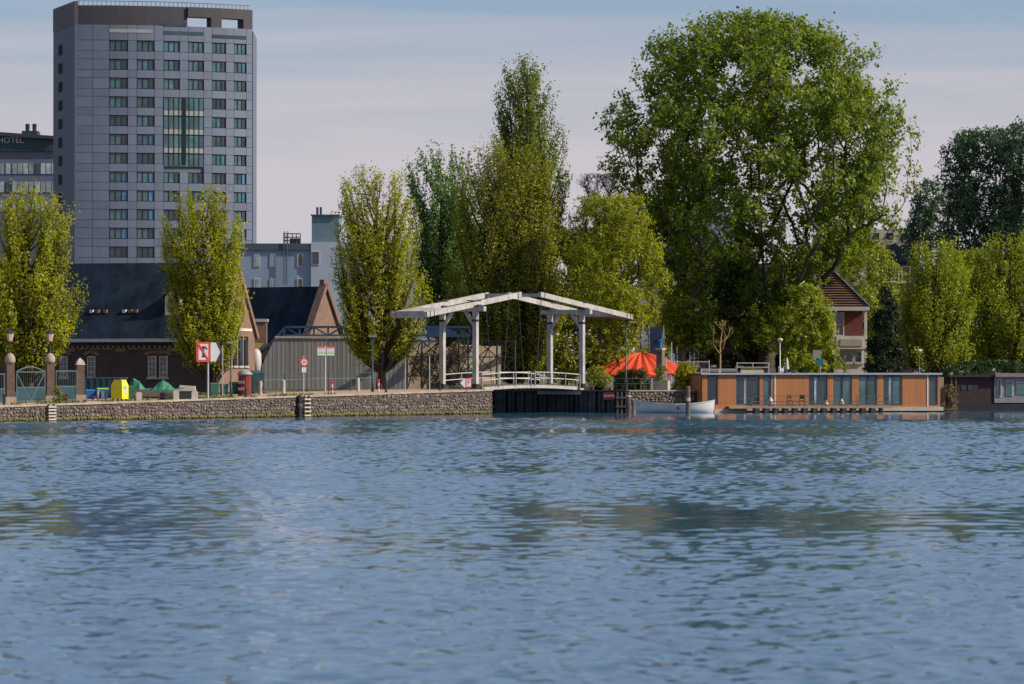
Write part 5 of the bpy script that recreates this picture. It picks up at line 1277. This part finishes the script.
# tiled house
th = thing('tiled_house', 'brick house with orange tiled hipped roof and cream balcony', 'house', at(868, 342, 1.78), 0)
def tx(p): return PX(p, 342)-PX(868, 342)
def tzz(y): return PZ(y, 342)-1.78
MB().bx(tx(808), tx(833), .3, 9, 0, tzz(309)).bx(tx(833), tx(864), 1.6, 9, 0, tzz(309)).build('wall', M['darkred'] if 0 else mat('maroon_brick', (.12, .035, .03), .85, .25, 2), th)
E0, R0 = tzz(307), tzz(266)
r_ = MB().add([(tx(806), -.5, E0), (tx(868), -.5, E0), (tx(868), 9.4, E0), (tx(806), 9.4, E0), (tx(812), 4.4, R0+.1), (tx(832), 4.4, R0)], [(0, 1, 5, 4), (1, 2, 5), (2, 3, 4, 5), (3, 0, 4), (3, 2, 1, 0)])
rf = r_.build('roof', M['tile'], th)
mb = MB()
for k in range(16):                           # courses of tiles
    u = (k+.5)/16; a_ = Vector((tx(806), -.5, E0)).lerp(Vector((tx(812), 4.4, R0)), u); b_ = Vector((tx(868), -.5, E0)).lerp(Vector((tx(832), 4.4, R0)), u)
    mb.beam(a_+Vector((.1, -.04, .05)), b_+Vector((-.1, -.04, .05)), .3, .03)
mb.build('tile_courses', M['tile'], rf)['kind'] = 'stuff'
MB().beam((tx(868.5), -.6, E0+.05), (tx(832), 4.4, R0+.12), .18, .2).build('hip_ridge', M['side'], rf)
MB().bx(tx(805), tx(869), -.7, -.5, E0-.32, E0+.02).build('gutter', M['white'], th)
MB().bx(tx(831), tx(868), -.5, 1.6, E0-.32, E0-.1).build('eaves_board', M['white'], th)
MB().prism([(tx(802), -.75, tzz(312)), (tx(813), -.75, tzz(270)), (tx(823), -.75, tzz(300)), (tx(821), -.75, tzz(300)), (tx(813), -.75, tzz(277)), (tx(804), -.75, tzz(312))], (0, .15, 0)).build('barge_board', M['white'], th)
MB().bx(tx(836), tx(866), -.4, 1.6, tzz(349), tzz(336)).build('balcony', M['cream'], th)
MB().bx(tx(840), tx(862), -.46, -.4, tzz(346), tzz(339)).build('balcony_panel', M['concrete'], th)
for p in (834.6, 865.4): MB().bx(tx(p)-.12, tx(p)+.12, -.35, -.1, 0, E0-.3).build('balcony_post', M['cream'], th)
for p, y0, y1, w in ((840, 312, 336, 1.0),): window_at(th, tx(p), tzz(y1), tzz(y0), w, 1.6, 2, 2, 'white', 'glassdark')
for p in (841, 850, 859): window_at(th, tx(p), tzz(363), tzz(351.5), .72, .9, 1, 1, 'white', 'glassdark')
MB().bx(tx(836), tx(865), .9, 1.6, 0, tzz(349)).build('bay_base', M['cream'], th)
window_at(th, tx(820), tzz(336), tzz(316), 1.2, .3, 2, 2, 'white', 'glassdark'); window_at(th, tx(820), tzz(366), tzz(348), 1.2, .3, 2, 2, 'white', 'glassdark')
# brown tall house and white flats further right
bh = thing('brown_tower_house', 'tall dark brown building partly hidden behind the far trees', 'building', at(896, 400, 1.78))
def q4(p): return PX(p, 400)-PX(896, 400)
def z4(y): return PZ(y, 400)-1.78
MB().bx(q4(874), q4(914), 0, 8, 0, z4(262)).build('wall', M['brick'], bh)
MB().prism([(q4(872), -.4, z4(262)), (q4(895), -.4, z4(243)), (q4(916), -.4, z4(262))], (0, 8.8, 0)).build('roof', M['slate'], bh)
for p in (882, 895, 906): window_at(bh, q4(p), z4(282), z4(266), .9, 0, 1, 2, 'cream', 'glassdark')
fl = thing('white_flats', 'pale flat block with dark windows showing above the far trees', 'building', at(905, 470, 1.78))
def q5(p): return PX(p, 470)-PX(905, 470)
def z5(y): return PZ(y, 470)-1.78
MB().bx(q5(840), q5(917), 0, 10, 0, z5(229)).build('wall', M['concrete'], fl)
for p in (848, 862, 876, 890, 904, 912):
    for y in (233, 245, 257): window_at(fl, q5(p), z5(y+7), z5(y), .8, 0, 1, 1, 'frame', 'glassdark')
fb = thing('far_flats', 'pale far building glimpsed through the lower crown of the giant poplar', 'building', at(700, 640, 1.78))
def q6(p): return PX(p, 640)-PX(700, 640)
def z6(y): return PZ(y, 640)-1.78
MB().bx(q6(640), q6(745), 0, 12, 0, z6(207)).build('wall', M['bluewall'], fb)
for k in range(10):
    for y in (212, 226, 240, 254): MB().bx(q6(646+k*10), q6(652+k*10), -.1, .05, z6(y+7), z6(y)).build('window', M['glasslight'], fb)

# ------------------------------------------------------------ small white boat and piles
wbt = thing('rowing_boat', 'white open wooden boat moored by the stone bank wall', 'boat', at(674.5, 307, 0), .03)
L = 6.35; n = 22; vs = []; ins = []
for i in range(n+1):
    u = i/n*2-1; hw = .95*max(.02, (1-abs(u)**2.8)); zz = .68+.32*u*u*(1.15 if u < 0 else 1.0); x = u*L/2
    vs += [(x, -hw, zz), (x*.985, -hw*.88, zz*.45), (x*.96, -hw*.55, -.05), (x*.94, 0, -.15), (x*.96, hw*.55, -.05), (x*.985, hw*.88, zz*.45), (x, hw, zz)]
    ins += [(x*.97, -hw*.93, zz-.01), (x*.95, -hw*.6, .22), (x*.95, hw*.6, .22), (x*.97, hw*.93, zz-.01)]
fs = [(i*7+j, (i+1)*7+j, (i+1)*7+j+1, i*7+j+1) for i in range(n) for j in range(6)]
MB().add(vs, fs).build('hull', mat('boat_white', (.56, .58, .60), .4, .06), wbt, smooth=True)
MB().add(ins, [(i*4+j, i*4+j+1, (i+1)*4+j+1, (i+1)*4+j) for i in range(n) for j in range(3)]).build('hull_lining', M['deckwood'], wbt)
for s_ in (0, 6):
    mb = MB()
    for i in range(n): mb.beam(Vector(vs[i*7+s_])+Vector((0, 0, .02)), Vector(vs[(i+1)*7+s_])+Vector((0, 0, .02)), .07, .07)
    mb.build('gunwale', M['white'], wbt)
for x in (-2.0, -.9, .6, 1.9): MB().bx(x-.14, x+.14, -.62, .62, .5, .54).build('thwart', M['wood'], wbt)
MB().box((-2.55, 0, .72), (.7, .5, .1)).build('bow_board', M['wood'], wbt)
MB().lathe([(.02, -.12), (.11, -.05), (.11, .05), (.02, .12)], 10, (.25, -.93, .42)).build('round_badge', M['darkblue'], wbt)
def pile(px, D, ytop, r, label, band=True, m='oldwood'):
    zt = PZ(ytop, D); o = thing('mooring_pile', label, 'pile', at(px, D, 0), 0, 'mooring piles along the right bank')
    MB().lathe([(r, -2), (r, zt-.06), (r*.7, zt)], 10).build('pile', M[m], o)
    if band: MB().lathe([(r*1.04, zt*.45), (r*1.04, zt*.58)], 10).build('pale_band', M['concrete'], o)
    else: MB().lathe([(r*1.08, zt-.08), (r*1.08, zt+.03), (r*.5, zt+.06)], 10).build('pile_cap', M['concrete'], o)
pile(628.5, 308.5, 396, .2, 'weathered mooring pile with pale top at the left of the small boat', False)
pile(634, 309, 400, .14, 'thinner mooring pile just behind the bow of the small boat', False, 'deckwood')
pile(688, 305.6, 386, .18, 'tall dark mooring pile in front of the stern of the small boat')
pile(584, 313, 402, .16, 'short mooring pile below the right end of the bridge deck', False)
fp = thing('timber_fender', 'dark timber fender frame on the wall corner beside the small boat', 'fender', road(TR-.25, 5.9, 0), 0)
for x in (-.35, 0, .35): MB().box((x, 0, .7), (.14, .16, 1.9)).build('upright', M['oldwood'], fp)
for z in (.5, 1.2): MB().box((0, -.1, z), (1.0, .08, .14)).build('cross_rail', M['oldwood'], fp)

# ------------------------------------------------------------ orange houseboat
HA = at(702, 311); HB = at(940, 315); hd = (HB-HA); HL = hd.length; hd.normalize(); hr = math.atan2(hd.y, hd.x)
hbm = thing('houseboat', 'long flat-roofed houseboat clad in orange cedar with tall windows', 'houseboat', (HA.x, HA.y, 0), hr)
def hu(px): k = (px-512)/F; return (k*HA.y-HA.x)/(hd.x-k*hd.y)
Z0, Z1 = .52, 3.02
MB().bx(-.02, HL+.02, .12, 5.4, Z0, Z1).build('cabin_body', M['darkwood'], hbm)
MB().bx(-.25, HL+.25, -.12, 5.6, .12, .42).build('hull', M['concrete'], hbm)
MB().bx(-.15, HL+.15, -.02, 5.5, -.8, .12).build('hull_bottom', M['black'], hbm)
MB().bx(-.12, HL+.12, -.22, 5.55, Z1, Z1+.09).build('roof', M['side'], hbm)
MB().bx(-.14, HL+.14, -.26, -.22, Z1+.0, Z1+.15).build('roof_edge', mat('pale_blue_trim', (.28, .34, .42), .5, .1), hbm)
MB().bx(0, HL, -.06, .12, .42, Z0+.05).build('sill_beam', M['wood'], hbm)
segs_ = [('w', 702, 707), ('g', 707, 718), ('w', 718, 736), ('g', 736, 759.5), ('w', 759.5, 763), ('g', 763, 771), ('w', 771, 808.5), ('g', 808.5, 827.5), ('w', 827.5, 833), ('g', 833, 852),
         ('w', 852, 858.5), ('g', 858.5, 877), ('w', 877, 883), ('g', 883, 902), ('w', 902, 929), ('g', 929, 937.5), ('w', 937.5, 940)]
for kind, p0, p1 in segs_:
    x0, x1 = max(0, hu(p0)), hu(p1)
    if kind == 'w':
        nb_ = max(1, round((x1-x0)/.14)); mb = MB()
        for i in range(nb_):
            a_ = x0+(x1-x0)*i/nb_; b_ = x0+(x1-x0)*(i+1)/nb_; mb.bx(a_+.006, b_-.006, -.04-.005*(i % 2), .118, Z0+.05, Z1-.02)
        mb.build('cedar_cladding', M['wood'], hbm)
    else:
        nm = 2 if x1-x0 > 1.0 else 1; mb = MB(); fw = .07
        zb_ = Z0+.1
        for i in range(nm+1): c = x0+(x1-x0)*i/nm; c = min(max(c, x0+fw/2), x1-fw/2); mb.bx(c-fw/2, c+fw/2, -.02, .118, zb_, Z1-.02)
        for z in (zb_, Z1-.02-.16): 
            for i in range(nm): mb.bx(x0+(x1-x0)*i/nm+fw, x0+(x1-x0)*(i+1)/nm-fw*.6, -.018, .118, z, z+(.08 if z == zb_ else .16))
        f = mb.build('window', M['side'], hbm)
        light = p0 in (763, 833, 858.5, 929)
        for i in range(nm):
            xa_, xb_ = x0+(x1-x0)*i/nm+fw, x0+(x1-x0)*(i+1)/nm-fw
            MB().bx(xa_, xb_, .06, .11, zb_+.08, Z1-.18).build('pane', M['glassteal'] if light or (p0 == 883 and i == 1) else M['glassdark'], f)
        if p0 in (736, 808.5, 883): 
            xx = (x0+x1)/2; MB().bx(xx-.3, xx-.05, .04, .058, zb_+.1, Z1-.25).build('curtain', M['glasslight'], f)
for p in (774.8, 927.3): MB().bx(hu(p)-.05, hu(p)+.05, -.09, -.053, .45, Z1-.002).build('downpipe', mat('pale_trim', (.5, .55, .62), .5, .1), hbm)
nb_ = 36; mb = MB()
for i in range(nb_): mb.bx(-.06-.01*(i % 2), -.021, .13+5.25*i/nb_, .13+5.25*(i+.93)/nb_, Z0, Z1-.02)
mb.build('end_cladding', M['wood'], hbm)
# railing and boxes on the roof
mb = MB()
rz1 = Z1+.09
for p0, p1, hgt in ((708, 744, .35), (744, 776, .85),):
    a_, b_ = hu(p0), hu(p1)
    for h in (hgt, hgt*.6): mb.tube((a_, 2.2, rz1+h), (b_, 2.2, rz1+h), .03, n=5)
    for k in range(3): x = a_+(b_-a_)*k/2; mb.tube((x, 2.2, rz1), (x, 2.2, rz1+hgt+.05), .035, n=5)
mb.build('roof_railing', M['white'], hbm)
px_ = thing('roof_planter', 'low pale trough planter on the orange houseboat roof', 'planter', (HA+hd*hu(757)+Vector((-hd.y, hd.x, 0))*1.6)+Vector((0, 0, rz1)), hr)
MB().bx(-.95, .95, -.2, .2, 0, .28).build('trough', M['concrete'], px_)
mb = MB()
for k in range(160): c = Vector((random.uniform(-.9, .9), random.uniform(-.15, .15), .27)); mb.add([c+Vector((.03, 0, 0)), c-Vector((.03, 0, 0)), c+Vector((random.uniform(-.1, .1), 0, random.uniform(.1, .35)))], [(0, 1, 2)])
mb.build('planter_plants', M['grass'], px_)['kind'] = 'stuff'
# signs behind the roof
o = thing('cycle_sign', 'round blue traffic sign under a grey plate above the houseboat roof', 'sign', at(820, 330, 1.78))
MB().tube((0, 0, 0), (0, 0, PZ(352, 330)-1.78), .04).build('post', M['galv'], o)
disc(MB(), (0, PZ(362, 330)-1.78), .27, -.08, -.04).build('sign_board', M['brightblue'], o)
MB().bx(-.62, .08, -.08, -.04, PZ(358, 330)-1.78, PZ(350, 330)-1.78).build('plate', M['grey'], o)
o = thing('folded_parasol', 'folded white parasol standing behind the houseboat roof', 'parasol', at(787, 327, 1.78))
MB().tube((-.1, 0, 0), (0, 0, PZ(357, 327)-1.78), .03).build('pole', M['grey'], o)
zt = PZ(357, 327)-1.78; MB().lathe([(.02, zt), (.12, zt-.4), (.2, zt-1.0), (.1, zt-1.1)], 8, (0, 0, 0)).build('canopy', M['galv'], o)
# jetty
jt = thing('jetty', 'timber jetty with rails and black fenders along the orange houseboat', 'jetty', (HA.x, HA.y, 0), hr)
j0, j1 = hu(722), hu(884)
jy0, jy1 = -2.2, -.35
a0j, a1j = (j0+0)*1.0, j1
for k in range(int((a1j-a0j)/.16)):
    if k >= 300: break
pl = MB()
npl = int((a1j-a0j)/.2)
for k in range(npl): pl.bx(a0j+k*.2+.008, a0j+(k+1)*.2-.008, jy0, jy1, .46, .51)
pl.build('deck_planks', M['deckwood'], jt)['kind'] = 'stuff'
MB().bx(a0j, a1j, jy0-.05, jy0, .34, .5).build('edge_board', M['deckwood'], jt)
r0j = hu(752)-.6
k = 0; x = r0j
while x < a1j+.01:
    MB().box((x, jy0+.05, .82), (.07, .07, .98)).build('railing_post', M['oldwood'], jt); x += (a1j-r0j)/8
for h in (1.32, .88, .62): MB().beam((r0j, jy0+.04, h), (a1j, jy0+.04, h), .05, .05 if h > 1 else .08).build('rail', M['oldwood'], jt)
fme = fin(MB().lathe([(.12, -.14), (.2, -.1), (.21, .28), (.12, .33)], 10), 'fender', M['black'])
for k in range(14): inst(fme, 'fender', jt, (hu(753+k*9.6)-.5, jy0-.22, .05))
cn = fin(MB().lathe([(.16, -2), (.16, .44)], 8), 'pile', M['concrete'])
for k in range(13): inst(cn, 'pile', jt, (hu(757.5+k*9.6)-.5, jy0+.3, 0))
def chair(px, y, label, rz, m, g_='folding chairs on the jetty'):
    p = HA+hd*hu(px)+Vector((-hd.y, hd.x, 0))*y; o = thing('folding_chair', label, 'chair', (p.x, p.y, .51), hr+rz, g_)
    MB().box((0, 0, .44), (.42, .4, .04)).build('seat', m, o); MB().box((0, .2, .75), (.42, .04, .3)).build('backrest', m, o)
    for sx_ in (-1, 1): MB().beam((sx_*.19, -.2, 0), (sx_*.19, .22, .85), .035, .035).build('leg', m, o); MB().beam((sx_*.19, .2, 0), (sx_*.19, -.18, .44), .035, .035).build('leg', m, o)
chair(787, -1.1, 'black folding chair on the jetty, left of the pair', .5, M['black'])
chair(798, -1.1, 'black folding chair on the jetty, right of the pair', -.4, M['black'])
def bag(px, y, label, s_=1, m='white'):
    p = HA+hd*hu(px)+Vector((-hd.y, hd.x, 0))*y
    tag(MB().lathe([(.14*s_, 0), (.2*s_, .15*s_), (.17*s_, .42*s_), (.06*s_, .55*s_), (.08*s_, .6*s_)], 9).build('sack', M[m], None, (p.x, p.y, .51), smooth=True), label, 'sack')
bag(765, -1.6, 'white sack standing on the jetty near its left end', 1.2); bag(821, -1.5, 'small white sack on the jetty before the sliding window', .8); bag(836, -1.6, 'white sack at the right part of the jetty')
o = thing('floating_pontoon', 'low orange timber step pontoon left of the jetty', 'pontoon', (HA.x, HA.y, 0), hr)
MB().bx(hu(706)+.3, hu(752)-.8, -1.3, -.4, .3, .62).build('deck', M['wood'], o); MB().bx(hu(706)+.3, hu(752)-.8, -1.5, -.3, -.1, .298).build('float', M['concrete'], o)

# ------------------------------------------------------------ dark houseboat at the right
dhb = thing('houseboat', 'dark wooden houseboat with a pale grey cabin end at the right edge', 'houseboat', at(955, 325, 0), .12)
def d1(p): return (PX(p, 325)-PX(955, 325))
def dz1(y): return PZ(y, 325)
MB().bx(d1(953), d1(1050), -.1, 5, -.8, dz1(404)).build('hull', M['black'], dhb)
zb0, zt0 = dz1(404), dz1(377)
for k in range(12):
    z0, z1 = zb0+(zt0-zb0)*k/12, zb0+(zt0-zb0)*(k+1)/12-.015; MB().bx(d1(957), d1(994), 0, .1+.012*(k % 2), z0, z1).build('plank', M['darkwood'], dhb)
MB().bx(d1(957), d1(1049), .13, 4.8, zb0, zt0).build('cabin_body', M['darkwood'], dhb)
MB().bx(d1(948), d1(995), -.35, 5, zt0, zt0+.16).build('roof', M['darkwood'], dhb)
MB().bx(d1(995), d1(1052), -.5, 5, zt0+.01, zt0+.33).build('roof', mat('faded_roof_felt', (.22, .17, .17), .85, .2), dhb)
MB().bx(d1(995), d1(1050), -.1, .12, zb0+.1, zt0).build('pale_wall', mat('faded_blue_grey_paint', (.21, .21, .24), .7, .2), dhb)
for p0, p1, y0, y1 in ((998, 1002, 379, 397), (1007, 1014, 380.5, 396), (1017.5, 1027, 382, 394.5), (1031, 1040, 382, 394.5)):
    f = MB().bx(d1(p0), d1(p1), -.16, -.101, dz1(y1), dz1(y0)).build('window', M['cream'], dhb)
    MB().bx(d1(p0)+.06, d1(p1)-.06, -.19, -.161, dz1(y1)+.06, dz1(y0)-.06).build('pane', M['glassteal'] if p0 > 1003 else M['glassdark'], f)
for p in (963, 970): MB().bx(d1(p)-.15, d1(p)+.15, -.04, -.001, dz1(390), dz1(385)).build('small_window', M['glassdark'], dhb)
for p in (951, 955.5): MB().box((d1(p), -.15, 1.5), (.1, .1, 3.0-.25)).build('porch_post', M['oldwood'], dhb)
MB().bx(d1(942), d1(957), -.3, 3, .05, .4).build('foredeck', M['oldwood'], dhb)
tag(MB().bx(-1.6, 1.6, 0, .06, 0, .1).bx(-1.5, 1.5, 0, 2.6, .1, .18).build('flat_roof', M['ochre'], None, at(958, 339, PZ(367, 339)-.1)), 'low ochre flat roof edge showing behind the dark houseboat', 'roof') if 0 else None
